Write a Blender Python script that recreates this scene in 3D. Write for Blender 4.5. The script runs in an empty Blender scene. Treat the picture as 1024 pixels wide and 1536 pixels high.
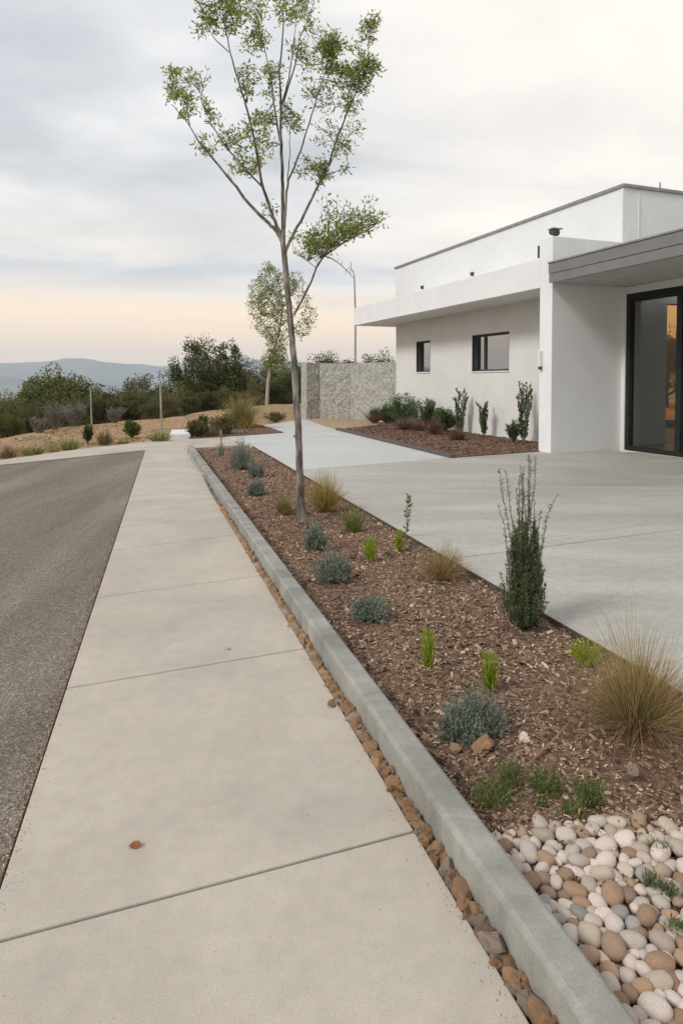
import bpy, math, random
from mathutils import Vector, Matrix, noise
R = math.radians
random.seed(7)
sc = bpy.context.scene
COL = sc.collection
U = random.uniform

# ------------------------------------------------------------------ camera
H, F, TH, HY = 1.4, 1000.0, R(2.0), 570.0
CY = HY + F*math.tan(TH)
cd = bpy.data.cameras.new('camera'); cam = bpy.data.objects.new('camera', cd); COL.objects.link(cam)
cam.location = (0, 0, H); cam.rotation_euler = (R(90)-TH, 0, 0)
cd.sensor_fit = 'VERTICAL'; cd.sensor_height = 36; cd.lens = F/1536*36
cd.shift_y = -(768-CY)/1536; cd.clip_start = .05; cd.clip_end = 60000
sc.camera = cam

def ray(px, py):
    a, b = (px-512)/F, (CY-py)/F
    return Vector((a, math.cos(TH)+b*math.sin(TH), -math.sin(TH)+b*math.cos(TH)))
def G(px, py, z=0.0):                     # point of the plane at height z
    d = ray(px, py); s = (z-H)/d.z
    return Vector((d.x*s, d.y*s, z))
def D(px, py, Y):                         # point at distance Y
    d = ray(px, py); s = Y/d.y
    return Vector((d.x*s, Y, H+d.z*s))

# ------------------------------------------------------------------ helpers
class MB:
    def __init__(s): s.v = []; s.f = []; s.m = []
    def add(s, vs, fs, mi=0):
        o = len(s.v); s.v += [tuple(p) for p in vs]
        s.f += [tuple(i+o for i in f) for f in fs]; s.m += [mi]*len(fs)
    def box(s, x0, x1, y0, y1, z0, z1, mi=0):
        s.add([(x0,y0,z0),(x1,y0,z0),(x1,y1,z0),(x0,y1,z0),(x0,y0,z1),(x1,y0,z1),(x1,y1,z1),(x0,y1,z1)],
              [(0,3,2,1),(4,5,6,7),(0,1,5,4),(1,2,6,5),(2,3,7,6),(3,0,4,7)], mi)
    def prism(s, poly, z0, z1, mi=0):
        a = sum(poly[i][0]*poly[(i+1)%len(poly)][1]-poly[(i+1)%len(poly)][0]*poly[i][1] for i in range(len(poly)))
        if a < 0: poly = poly[::-1]
        n = len(poly)
        s.add([(p[0],p[1],z0) for p in poly]+[(p[0],p[1],z1) for p in poly],
              [tuple(range(n-1,-1,-1)), tuple(range(n,2*n))]+[(i,(i+1)%n,n+(i+1)%n,n+i) for i in range(n)], mi)
    def tube(s, pts, rad, n=6, mi=0, rough=0, cap=True):
        rings = []; pts = [Vector(p) for p in pts]
        ref = Vector((.37,.92,.11)).normalized()
        for i, p in enumerate(pts):
            t = (pts[min(i+1,len(pts)-1)]-pts[max(i-1,0)])
            if t.length < 1e-9: t = Vector((0,0,1))
            t.normalize()
            a = t.cross(ref)
            if a.length < .05: a = t.cross(Vector((1,0,0)))
            a.normalize(); b = t.cross(a)
            r = rad[i] if hasattr(rad,'__len__') else rad
            rings.append([p+(a*math.cos(2*math.pi*k/n)+b*math.sin(2*math.pi*k/n))*r*(1+U(-rough,rough)) for k in range(n)])
        vs = [q for r_ in rings for q in r_]; fs = []
        for i in range(len(pts)-1):
            for k in range(n):
                fs.append((i*n+k, i*n+(k+1)%n, (i+1)*n+(k+1)%n, (i+1)*n+k))
        if cap: fs.append(tuple(range(n))); fs.append(tuple(range((len(pts)-1)*n, len(pts)*n))[::-1])
        s.add(vs, fs, mi)
    def leaf(s, p, d, L, W, mi=0):
        d = d.normalized()
        q = Vector((U(-1,1),U(-1,1),U(-1,1))); w = d.cross(q)
        if w.length < 1e-3: w = Vector((1,0,0))
        w.normalize(); n = w.cross(d)*L*.08
        s.add([p, p+d*L*.45+w*W*.5+n, p+d*L, p+d*L*.45-w*W*.5+n], [(0,1,2,3)], mi)
    def strip(s, pts, w0, mi=0, side=None, tip=.15):
        n = len(pts); vs = []
        side = side or Vector((U(-1,1),U(-1,1),0)).normalized()
        for i, p in enumerate(pts):
            w = w0*(1-(1-tip)*(i/(n-1))**1.3)*.5
            vs += [p-side*w, p+side*w]
        s.add(vs, [(2*i,2*i+1,2*i+3,2*i+2) for i in range(n-1)], mi)
    def build(s, name, mats, parent=None, smooth=False, loc=None, bevel=0):
        me = bpy.data.meshes.new(name); me.from_pydata(s.v, [], s.f); 
        if not isinstance(mats, (list,tuple)): mats = [mats]
        for m in mats: me.materials.append(m)
        if len(mats) > 1: me.polygons.foreach_set('material_index', s.m)
        if smooth: me.polygons.foreach_set('use_smooth', [True]*len(s.f))
        me.update()
        o = bpy.data.objects.new(name, me); COL.objects.link(o)
        if parent: o.parent = parent
        if loc is not None: o.location = loc
        if bevel:
            b = o.modifiers.new('bevel','BEVEL'); b.width = bevel; b.segments = 2; b.limit_method = 'ANGLE'; b.angle_limit = R(40)
        return o
def tag(o, label=None, cat=None, group=None, kind=None):
    if label: o['label'] = label
    if cat: o['category'] = cat
    if group: o['group'] = group
    if kind: o['kind'] = kind
    return o
def empty(name, loc, rz=0):
    o = bpy.data.objects.new(name, None); COL.objects.link(o); o.location = loc; o.rotation_euler = (0,0,rz)
    o.empty_display_size = .1
    return o
def copy_tree(o, parent=None):
    c = o.copy(); COL.objects.link(c); c.parent = parent
    for ch in o.children: copy_tree(ch, c)
    return c
def fbm(x, y, z=0, o=4):
    return noise.fractal(Vector((x,y,z)), 1.0, 2.0, o)

# ------------------------------------------------------------------ materials
def nt(name):
    m = bpy.data.materials.new(name); m.use_nodes = True
    t = m.node_tree; t.nodes.clear()
    return m, t, t.nodes, t.links
def N(t, typ, **kw):
    n = t.nodes.new(typ)
    for k, v in kw.items():
        if k in n.inputs.keys() if isinstance(k,str) else False: n.inputs[k].default_value = v
        else: setattr(n, k, v)
    return n
def ramp(t, stops, interp='LINEAR'):
    n = t.nodes.new('ShaderNodeValToRGB'); n.color_ramp.interpolation = interp
    e = n.color_ramp.elements
    while len(e) < len(stops): e.new(.5)
    for i, (p, c) in enumerate(stops):
        e[i].position = p; e[i].color = (c[0],c[1],c[2],1) if hasattr(c,'__len__') else (c,c,c,1)
    return n
def mixc(t, fac, a, b, mode='MIX'):
    n = t.nodes.new('ShaderNodeMix'); n.data_type = 'RGBA'; n.blend_type = mode; n.clamp_factor = True
    for sock, v in ((0,fac),(6,a),(7,b)):
        if hasattr(v,'is_linked') or hasattr(v,'links'): t.links.new(v, n.inputs[sock])
        elif sock == 0: n.inputs[0].default_value = v
        else: n.inputs[sock].default_value = (v[0],v[1],v[2],1)
    return n.outputs[2]
def noise_n(t, co, scale, detail=4, rough=.55, dist=0):
    n = t.nodes.new('ShaderNodeTexNoise'); n.inputs['Scale'].default_value = scale
    n.inputs['Detail'].default_value = detail; n.inputs['Roughness'].default_value = rough; n.inputs['Distortion'].default_value = dist
    if co: t.links.new(co, n.inputs['Vector'])
    return n.outputs['Fac']
def coords(t, scale=(1,1,1), rot=0):
    c = t.nodes.new('ShaderNodeTexCoord'); m = t.nodes.new('ShaderNodeMapping')
    m.inputs['Scale'].default_value = scale; m.inputs['Rotation'].default_value = (0,0,rot)
    t.links.new(c.outputs['Object'], m.inputs['Vector']); return m.outputs['Vector']
def bump(t, h, strength, dist=.01, prev=None):
    b = t.nodes.new('ShaderNodeBump'); b.inputs['Strength'].default_value = strength; b.inputs['Distance'].default_value = dist
    t.links.new(h, b.inputs['Height'])
    if prev: t.links.new(prev, b.inputs['Normal'])
    return b.outputs['Normal']
def finish(t, col, rough=.8, nrm=None, spec=.3, metal=0):
    p = t.nodes.new('ShaderNodeBsdfPrincipled'); o = t.nodes.new('ShaderNodeOutputMaterial')
    if hasattr(col,'links'): t.links.new(col, p.inputs['Base Color'])
    else: p.inputs['Base Color'].default_value = (*col,1)
    if hasattr(rough,'links'): t.links.new(rough, p.inputs['Roughness'])
    else: p.inputs['Roughness'].default_value = rough
    p.inputs['Specular IOR Level'].default_value = spec; p.inputs['Metallic'].default_value = metal
    if nrm: t.links.new(nrm, p.inputs['Normal'])
    t.links.new(p.outputs[0], o.inputs[0]); return p
def concrete(name, lo, hi, stain, fine=260, fb=.25, grit=None, rough=.85, streak=(1,1,1), rot=0, pits=True, fa=.7, ma=1.0, drip=False):
    m, t, n, l = nt(name)
    co = coords(t); cs = coords(t, streak, rot)
    big = ramp(t, [(.32,lo),(.68,hi)]); l.new(noise_n(t, cs, 1.1, 6, .62, .4), big.inputs[0])
    st = ramp(t, [(.50,0),(.72,1)]); l.new(noise_n(t, cs, .55, 5, .6, .8), st.inputs[0])
    stf = N(t,'ShaderNodeMath', operation='MULTIPLY'); l.new(st.outputs[0], stf.inputs[0]); stf.inputs[1].default_value = .55
    c = mixc(t, stf.outputs[0], big.outputs[0], stain)
    med = ramp(t, [(.3,.86),(.7,1.08)]); l.new(noise_n(t, co, 14, 5, .7), med.inputs[0])
    c = mixc(t, ma, c, med.outputs[0], 'MULTIPLY')
    f1 = noise_n(t, co, fine, 3, .7)
    fr = ramp(t, [(.30,.62),(.5,1),(.75,1.2)]); l.new(f1, fr.inputs[0])
    c = mixc(t, fa, c, fr.outputs[0], 'MULTIPLY')
    if pits:
        v = t.nodes.new('ShaderNodeTexVoronoi'); v.inputs['Scale'].default_value = 22; l.new(co, v.inputs['Vector'])
        pr = ramp(t, [(.0,1),(.045,.0)]); l.new(v.outputs['Distance'], pr.inputs[0])
        msk = ramp(t, [(.55,0),(.62,.8)]); l.new(noise_n(t, co, 3, 2), msk.inputs[0])
        mm = N(t,'ShaderNodeMath', operation='MULTIPLY'); l.new(pr.outputs[0], mm.inputs[0]); l.new(msk.outputs[0], mm.inputs[1])
        c = mixc(t, mm.outputs[0], c, (.10,.08,.06))
    if drip:
        dn = ramp(t, [(.50,1),(.72,.90)]); l.new(noise_n(t, coords(t,(3.2,3.2,.16)), 2.2, 5, .65), dn.inputs[0])
        c = mixc(t, 1.0, c, dn.outputs[0], 'MULTIPLY')
    nr = bump(t, f1, fb, .003); nr = bump(t, noise_n(t, co, 30, 4, .6), fb*.6, .006, nr)
    finish(t, c, rough, nr, .25); return m
def simple(name, stops, scale=8, rough=.7, b=.2, bd=.004, detail=5, bscale=None, spec=.3, metal=0, stretch=(1,1,1)):
    m, t, n, l = nt(name); co = coords(t, stretch)
    r = ramp(t, stops); l.new(noise_n(t, co, scale, detail, .6), r.inputs[0])
    nr = bump(t, noise_n(t, co, bscale or scale*3, 5, .65), b, bd)
    finish(t, r.outputs[0], rough, nr, spec, metal); return m
def foliage(name, stops, trans=.3, rough=.6, objvar=0.0):
    m, t, n, l = nt(name)
    g = t.nodes.new('ShaderNodeNewGeometry'); r = ramp(t, stops); l.new(g.outputs['Random Per Island'], r.inputs[0])
    c = r.outputs[0]
    co = coords(t); vr = ramp(t, [(.35,.72),(.65,1.18)]); l.new(noise_n(t, co, 2.2, 2), vr.inputs[0])
    c = mixc(t, 1.0, c, vr.outputs[0], 'MULTIPLY')
    if objvar:
        oi = t.nodes.new('ShaderNodeObjectInfo'); hs = t.nodes.new('ShaderNodeHueSaturation')
        mr = t.nodes.new('ShaderNodeMapRange'); mr.inputs[3].default_value = 1-objvar; mr.inputs[4].default_value = 1+objvar
        l.new(oi.outputs['Random'], mr.inputs[0]); l.new(mr.outputs[0], hs.inputs['Value'])
        l.new(c, hs.inputs['Color']); c = hs.outputs[0]
    p = t.nodes.new('ShaderNodeBsdfPrincipled'); p.inputs['Roughness'].default_value = rough; p.inputs['Specular IOR Level'].default_value = .25
    l.new(c, p.inputs['Base Color'])
    tr = t.nodes.new('ShaderNodeBsdfTranslucent'); l.new(c, tr.inputs[0])
    ms = t.nodes.new('ShaderNodeMixShader'); ms.inputs[0].default_value = trans
    o = t.nodes.new('ShaderNodeOutputMaterial'); l.new(p.outputs[0], ms.inputs[1]); l.new(tr.outputs[0], ms.inputs[2]); l.new(ms.outputs[0], o.inputs[0])
    return m

M = {}
M['walk'] = concrete('walk_concrete', (.43,.38,.315), (.55,.49,.41), (.37,.33,.275), 240, .3, fa=.6, ma=.6)
M['court'] = concrete('court_concrete', (.38,.36,.32), (.50,.475,.43), (.32,.29,.245), 120, .1, streak=(.35,1.5,1), rot=R(-35), rough=.6)
M['court_light'] = concrete('pale_court_concrete', (.50,.495,.475), (.59,.585,.565), (.46,.45,.43), 120, .08, streak=(.35,1.3,1), rot=R(-30), rough=.6, pits=False)
M['kerb'] = concrete('kerb_concrete', (.235,.228,.205), (.385,.37,.325), (.125,.12,.105), 160, .35, fa=.45, streak=(1.5,4,1.5))
M['stucco'] = concrete('white_stucco', (.74,.74,.73), (.80,.80,.79), (.71,.71,.70), 110, .05, rough=.9, pits=False, fa=.12, ma=.25)
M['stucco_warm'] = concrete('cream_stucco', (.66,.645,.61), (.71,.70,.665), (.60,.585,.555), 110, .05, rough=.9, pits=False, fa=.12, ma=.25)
M['fascia'] = simple('grey_metal_fascia', [(.3,(.17,.165,.165)),(.7,(.21,.20,.20))], 3, .5, .03)
M['flashing'] = simple('zinc_flashing', [(.3,(.22,.235,.225)),(.7,(.33,.345,.33))], 6, .45, .05, metal=.3)
M['black'] = simple('black_frame', [(.3,(.012,.012,.012)),(.7,(.022,.022,.022))], 5, .35, .02)
M['darkgrey'] = simple('dark_grey_metal', [(.3,(.04,.042,.045)),(.7,(.07,.072,.075))], 5, .45, .02)
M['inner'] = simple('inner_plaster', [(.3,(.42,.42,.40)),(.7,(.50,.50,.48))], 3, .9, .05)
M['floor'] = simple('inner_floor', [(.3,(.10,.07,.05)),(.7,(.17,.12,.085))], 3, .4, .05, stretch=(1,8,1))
M['whitepaint'] = simple('white_paint', [(.3,(.68,.68,.67)),(.7,(.76,.76,.75))], 6, .5, .03)
M['timber'] = simple('weathered_edging', [(.3,(.07,.058,.052)),(.7,(.15,.125,.115))], 14, .85, .5, stretch=(1,1,3))
M['steel_edge'] = simple('rusty_edging', [(.3,(.05,.035,.028)),(.7,(.13,.085,.062))], 20, .8, .3)
M['bark'] = simple('grey_bark', [(.36,(.06,.05,.042)),(.5,(.17,.145,.12)),(.63,(.33,.29,.245))], 16, .9, .9, .012, 6, 55, stretch=(1,1,.28))
M['darkbark'] = simple('dark_bark', [(.3,(.04,.034,.03)),(.7,(.10,.085,.072))], 20, .9, .5, .01)
M['palebark'] = simple('pale_bark', [(.3,(.28,.26,.23)),(.7,(.45,.43,.39))], 14, .9, .3, .01)
M['twig'] = simple('grey_twig', [(.3,(.14,.125,.105)),(.7,(.25,.225,.19))], 20, .9, .2, .004)
M['stake'] = simple('weathered_post', [(.3,(.24,.22,.18)),(.7,(.42,.39,.33))], 12, .85, .3, .004, stretch=(1,1,.2))
M['soil'] = simple('mulch_soil', [(.3,(.05,.030,.020)),(.5,(.20,.122,.080)),(.7,(.38,.25,.17))], 34, .95, 1.0, .02, 8, 60)
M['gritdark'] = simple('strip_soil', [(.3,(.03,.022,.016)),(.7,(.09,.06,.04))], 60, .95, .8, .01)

# mulch chips: colour per chip
def island_mat(name, stops, rough=.9, bs=120):
    m, t, n, l = nt(name); g = t.nodes.new('ShaderNodeNewGeometry'); r = ramp(t, stops); l.new(g.outputs['Random Per Island'], r.inputs[0])
    co = coords(t); v = ramp(t, [(.3,.7),(.7,1.2)]); l.new(noise_n(t, co, 1.3, 4), v.inputs[0])
    c = mixc(t, 1.0, r.outputs[0], v.outputs[0], 'MULTIPLY')
    finish(t, c, rough, bump(t, noise_n(t, co, bs, 3), .4, .004), .2); return m
M['chips'] = island_mat('mulch_chips', [(0,(.045,.028,.017)),(.2,(.13,.078,.047)),(.5,(.285,.18,.115)),(.8,(.44,.29,.195)),(.93,(.52,.40,.28)),(1,(.62,.52,.40))])
M['chips_red'] = island_mat('red_mulch_chips', [(0,(.05,.028,.02)),(.4,(.12,.065,.045)),(.8,(.2,.11,.075)),(1,(.3,.19,.14))])

def stone(name, stops, scale=9, b=.3, rough=.75, bscale=40):
    m, t, n, l = nt(name)
    c = t.nodes.new('ShaderNodeTexCoord'); oi = t.nodes.new('ShaderNodeObjectInfo')
    ad = t.nodes.new('ShaderNodeVectorMath'); ad.operation = 'ADD'
    l.new(c.outputs['Object'], ad.inputs[0]); l.new(oi.outputs['Location'], ad.inputs[1])
    r = ramp(t, stops); l.new(noise_n(t, ad.outputs[0], scale, 5, .6, .5), r.inputs[0])
    hs = t.nodes.new('ShaderNodeHueSaturation'); mr = t.nodes.new('ShaderNodeMapRange')
    mr.inputs[3].default_value = .75; mr.inputs[4].default_value = 1.2
    l.new(oi.outputs['Random'], mr.inputs[0]); l.new(mr.outputs[0], hs.inputs['Value']); l.new(r.outputs[0], hs.inputs['Color'])
    sp = ramp(t, [(.35,.8),(.6,1.08)]); l.new(noise_n(t, ad.outputs[0], 150, 2), sp.inputs[0])
    cc = mixc(t, .6, hs.outputs[0], sp.outputs[0], 'MULTIPLY')
    finish(t, cc, rough, bump(t, noise_n(t, ad.outputs[0], bscale, 5, .65), b, .006), .3); return m
STONE = {
 'white': stone('pale_cobble', [(.3,(.47,.385,.325)),(.7,(.66,.57,.50))]),
 'cream': stone('cream_cobble', [(.3,(.42,.335,.255)),(.7,(.57,.47,.38))]),
 'tan': stone('tan_cobble', [(.3,(.29,.175,.105)),(.7,(.42,.29,.19))]),
 'grey': stone('grey_cobble', [(.3,(.29,.26,.235)),(.7,(.42,.385,.35))]),
 'brown': stone('brown_cobble', [(.3,(.22,.145,.10)),(.7,(.36,.255,.18))]),
}
M['rock'] = stone('orange_rock', [(.25,(.21,.115,.058)),(.5,(.42,.25,.135)),(.75,(.56,.38,.235))], 16, .9, .9, 60)
M['rockpale'] = stone('pale_rock', [(.3,(.26,.19,.14)),(.7,(.42,.34,.27))], 14, .8, .9, 60)

# asphalt
def asphalt():
    m, t, n, l = nt('asphalt'); co = coords(t)
    cs = coords(t, (1.3,.16,1), R(-14))
    a = ramp(t, [(.3,(.155,.129,.10)),(.5,(.20,.168,.132)),(.7,(.26,.222,.177))]); l.new(noise_n(t, cs, 1.6, 5, .6, .5), a.inputs[0])
    v = t.nodes.new('ShaderNodeTexVoronoi'); v.inputs['Scale'].default_value = 140; l.new(co, v.inputs['Vector'])
    hs = t.nodes.new('ShaderNodeSeparateColor'); l.new(v.outputs['Color'], hs.inputs[0])
    vr = ramp(t, [(0,.45),(.5,.95),(.85,1.25),(1,2.1)]); l.new(hs.outputs[0], vr.inputs[0])
    c = mixc(t, .85, a.outputs[0], vr.outputs[0], 'MULTIPLY')
    nr = bump(t, v.outputs['Distance'], .9, .004); nr = bump(t, noise_n(t, co, 60, 4, .7), .5, .006, nr)
    finish(t, c, .88, nr, .3); return m
M['asphalt'] = asphalt()

# terrain: sand near, scrub slope, patchwork valley
def terrain_mat():
    m, t, n, l = nt('terrain_ground'); co = coords(t)
    sand = ramp(t, [(.3,(.30,.175,.095)),(.5,(.42,.265,.155)),(.7,(.52,.36,.225))]); l.new(noise_n(t, co, 1.7, 7, .68), sand.inputs[0])
    fine = ramp(t, [(.35,.75),(.65,1.15)]); l.new(noise_n(t, co, 28, 4, .7), fine.inputs[0])
    s = mixc(t, 1, sand.outputs[0], fine.outputs[0], 'MULTIPLY')
    dry = ramp(t, [(.5,0),(.65,1)]); l.new(noise_n(t, co, .5, 4, .6), dry.inputs[0])
    s = mixc(t, dry.outputs[0], s, (.33,.26,.14))
    v = t.nodes.new('ShaderNodeTexVoronoi'); v.inputs['Scale'].default_value = .0035; l.new(co, v.inputs['Vector'])
    sp = t.nodes.new('ShaderNodeSeparateColor'); l.new(v.outputs['Color'], sp.inputs[0])
    fld = ramp(t, [(0,(.03,.045,.025)),(.45,(.05,.065,.035)),(.6,(.12,.11,.06)),(.8,(.24,.20,.13)),(1,(.05,.07,.03))], 'CONSTANT'); l.new(sp.outputs[0], fld.inputs[0])
    wd = ramp(t, [(.4,(.025,.038,.02)),(.6,(.07,.08,.045))]); l.new(noise_n(t, co, .02, 8, .75), wd.inputs[0])
    ff = ramp(t, [(.45,0),(.55,1)]); l.new(noise_n(t, co, .0016, 4, .6), ff.inputs[0])
    far = mixc(t, ff.outputs[0], wd.outputs[0], fld.outputs[0])
    ge = t.nodes.new('ShaderNodeNewGeometry'); sx = t.nodes.new('ShaderNodeSeparateXYZ'); l.new(ge.outputs['Position'], sx.inputs[0])
    mr = t.nodes.new('ShaderNodeMapRange'); mr.inputs[1].default_value = -.5; mr.inputs[2].default_value = -2.2; l.new(sx.outputs[2], mr.inputs[0])
    c = mixc(t, mr.outputs[0], s, far)
    nr = bump(t, noise_n(t, co, 9, 6, .7), .8, .05)
    finish(t, c, .95, nr, .1); return m
M['terrain'] = terrain_mat()
M['mountain'] = simple('mountain_slopes', [(.35,(.09,.105,.095)),(.65,(.16,.16,.14))], .002, .95, 0, detail=8)
M['sandpatch'] = simple('sandy_strip', [(.3,(.30,.20,.12)),(.7,(.46,.34,.22))], 6, .95, .6, .02)

def gabion():
    m, t, n, l = nt('split_stone'); co = coords(t, (1,1,.5))
    v = t.nodes.new('ShaderNodeTexVoronoi'); v.feature = 'DISTANCE_TO_EDGE'; v.inputs['Scale'].default_value = 14; v.inputs['Randomness'].default_value = 1
    wv = t.nodes.new('ShaderNodeMix'); wv.data_type = 'VECTOR'; wv.inputs[0].default_value = .12
    nn = t.nodes.new('ShaderNodeTexNoise'); nn.inputs['Scale'].default_value = 3; l.new(co, nn.inputs['Vector'])
    l.new(co, wv.inputs[4]); l.new(nn.outputs['Color'], wv.inputs[5]); l.new(wv.outputs[1], v.inputs['Vector'])
    e = ramp(t, [(.0,0),(.05,1)]); l.new(v.outputs['Distance'], e.inputs[0])
    v2 = t.nodes.new('ShaderNodeTexVoronoi'); v2.inputs['Scale'].default_value = 14; l.new(wv.outputs[1], v2.inputs['Vector'])
    sp = t.nodes.new('ShaderNodeSeparateColor'); l.new(v2.outputs['Color'], sp.inputs[0])
    c0 = ramp(t, [(0,(.43,.415,.365)),(.5,(.48,.465,.415)),(1,(.53,.515,.46))]); l.new(sp.outputs[0], c0.inputs[0])
    c = mixc(t, e.outputs[0], (.25,.235,.195), c0.outputs[0])
    f = ramp(t, [(.3,.75),(.7,1.15)]); l.new(noise_n(t, co, 25, 5, .7), f.inputs[0])
    c = mixc(t, 1, c, f.outputs[0], 'MULTIPLY')
    nr = bump(t, e.outputs[0], .8, .03); nr = bump(t, noise_n(t, co, 30, 5), .5, .015, nr)
    finish(t, c, .95, nr, .1); return m
M['gabion'] = gabion()

def glass(name, refl, tint):
    m, t, n, l = nt(name)
    tr = t.nodes.new('ShaderNodeBsdfTransparent'); tr.inputs[0].default_value = (*tint,1)
    gl = t.nodes.new('ShaderNodeBsdfGlossy'); gl.inputs['Roughness'].default_value = .02; gl.inputs[0].default_value = (.9,.9,.9,1)
    lw = t.nodes.new('ShaderNodeLayerWeight'); lw.inputs[0].default_value = .5; fr = t.nodes.new('ShaderNodeMath'); fr.operation = 'POWER'; fr.inputs[1].default_value = 5; l.new(lw.outputs['Facing'], fr.inputs[0])
    ad = t.nodes.new('ShaderNodeMath'); ad.operation = 'ADD'; ad.use_clamp = True; ad.inputs[1].default_value = refl+.03; l.new(fr.outputs[0], ad.inputs[0])
    ms = t.nodes.new('ShaderNodeMixShader'); o = t.nodes.new('ShaderNodeOutputMaterial')
    l.new(ad.outputs[0], ms.inputs[0]); l.new(tr.outputs[0], ms.inputs[1]); l.new(gl.outputs[0], ms.inputs[2]); l.new(ms.outputs[0], o.inputs[0])
    return m
M['glass'] = glass('coated_glass', .38, (.5,.5,.5))
M['doorglass'] = glass('door_glass', .02, (.8,.82,.8))
M['clear'] = glass('sunset_tint_glass', .0, (1,.74,.45))  # clear back pane; amber tint paints the orange sunset glow into it

M['leaf'] = foliage('tree_leaf', [(0,(.15,.20,.04)),(.35,(.25,.32,.065)),(.7,(.37,.42,.11)),(1,(.50,.50,.17))], .6)
M['leaf_back'] = foliage('golden_green_leaf', [(0,(.12,.18,.035)),(.5,(.24,.30,.06)),(.85,(.38,.38,.08)),(1,(.52,.43,.11))], .55)
M['oak'] = foliage('scrub_oak_leaf', [(0,(.04,.05,.014)),(.5,(.10,.115,.034)),(.85,(.18,.19,.06)),(1,(.30,.27,.09))], .2, objvar=.3)
M['olive'] = foliage('olive_scrub_leaf', [(0,(.075,.072,.03)),(.5,(.16,.145,.062)),(1,(.28,.23,.11))], .2, objvar=.25)
M['blue'] = foliage('blue_grey_leaf', [(0,(.13,.165,.13)),(.5,(.25,.295,.235)),(1,(.44,.48,.39))], .2)
M['bright'] = foliage('lime_green_leaf', [(0,(.16,.26,.015)),(.5,(.32,.42,.03)),(1,(.58,.60,.08))], .4)
M['green'] = foliage('herb_green', [(0,(.06,.11,.025)),(.5,(.13,.19,.05)),(1,(.25,.29,.09))], .3)
M['rosemary'] = foliage('dark_needle_leaf', [(0,(.06,.085,.03)),(.5,(.13,.17,.065)),(.9,(.22,.27,.11)),(1,(.33,.36,.16))], .2)
M['shrub'] = foliage('glossy_shrub_leaf', [(0,(.045,.08,.028)),(.5,(.10,.155,.055)),(1,(.20,.26,.11))], .3)
M['straw'] = foliage('straw_blade', [(0,(.24,.16,.07)),(.5,(.44,.31,.15)),(1,(.62,.48,.27))], .4)
M['golden'] = foliage('golden_blade', [(0,(.22,.18,.04)),(.45,(.46,.35,.10)),(1,(.70,.54,.22))], .4)
M['greenblade'] = foliage('green_blade', [(0,(.09,.12,.025)),(.5,(.21,.23,.05)),(1,(.37,.35,.10))], .35)
M['redblade'] = foliage('russet_blade', [(0,(.12,.06,.035)),(.5,(.22,.125,.075)),(1,(.34,.21,.13))], .3)
M['deadleaf'] = simple('dead_leaf', [(.3,(.16,.05,.02)),(.7,(.32,.12,.05))], 60, .6, .3, .002)

# ------------------------------------------------------------------ setting: terrain
RID = [(-900,9,665),(-300,11,672),(0,14,664),(76,16,650),(137,18,641),(213,20,633),(254,21,630),(305,24,620),(376,27,611),(457,31,606),(600,36,604),(1024,44,600),(2200,50,598)]
D0 = [(-900,8),(-300,9.4),(0,12.0),(245,16.2),(330,17.8),(394,21.5),(456,25),(600,27),(2200,40)]
def lerp(tab, x, k):
    if x <= tab[0][0]: return tab[0][k]
    for a, b in zip(tab, tab[1:]):
        if x <= b[0]:
            f = (x-a[0])/(b[0]-a[0]); return a[k]+(b[k]-a[k])*f
    return tab[-1][k]
def ss(a, b, x):
    f = min(1, max(0, (x-a)/(b-a))); return f*f*(3-2*f)
def terrain_z(x, y):
    r = math.hypot(x, y)
    if y > 0.05*abs(x)+.01:
        px = 512+1000*x/y; px = max(-2500, min(3500, px)); c = y/r
    else: px = -2500 if x < 0 else 3500; c = .06
    c = max(c, .25)
    if px < -900: rr, d0, zr = 9.0+(min(-900-px,1600))/1600*6, 8.0, .0; Rr, r0 = rr/.58, d0/.58
    elif px > 2200: Rr, r0, zr = 90, 70, 0
    else:
        Rr, r0 = lerp(RID, px, 1)/c, lerp(D0, px, 1)/c
        zr = H-(lerp(RID, px, 2)-HY)/1000*lerp(RID, px, 1)
    z = -.06
    if r > r0: z += (zr+.06)*ss(r0, Rr, r) + .05*min(1,(r-r0)/1.5)*(fbm(x*.8, y*.8)+.3)
    if r > Rr:
        q = r-Rr
        z -= 90*(1-math.exp(-q/260.0)) * ss(0, 10, q)
        z += min(q*.03, 16)*fbm(x*.011, y*.011, 3.1, 5)*1.2
        az = math.atan2(x, y)
        z += 66*math.exp(-((az+.27)/.20)**2)*math.exp(-((r-900)/260)**2)
        z += 40*math.exp(-((az+.55)/.2)**2)*math.exp(-((r-1500)/400)**2)+46*math.exp(-((az+.02)/.15)**2)*math.exp(-((r-1300)/300)**2)
    return z
def terrain():
    azs = []
    a = -180.0
    while a < 180:
        azs.append(a); a += .4 if -75 < a < 50 else 2.5
    rs = [0.6]
    while rs[-1] < 9200: rs.append(rs[-1]*(1.045 if rs[-1] < 80 else 1.07))
    vs = [(0,0,-.06)]; fs = []
    for r in rs:
        for a in azs:
            x, y = r*math.sin(R(a)), r*math.cos(R(a)); vs.append((x, y, terrain_z(x, y)))
    n = len(azs)
    for k in range(n): fs.append((0, 1+(k+1)%n, 1+k))
    for i in range(len(rs)-1):
        for k in range(n):
            p = 1+i*n; fs.append((p+k, p+(k+1)%n, p+n+(k+1)%n, p+n+k))
    m = MB(); m.v = vs; m.f = fs; m.m = [0]*len(fs)
    tag(m.build('ground', M['terrain'], smooth=True), kind='structure')
terrain()
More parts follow.
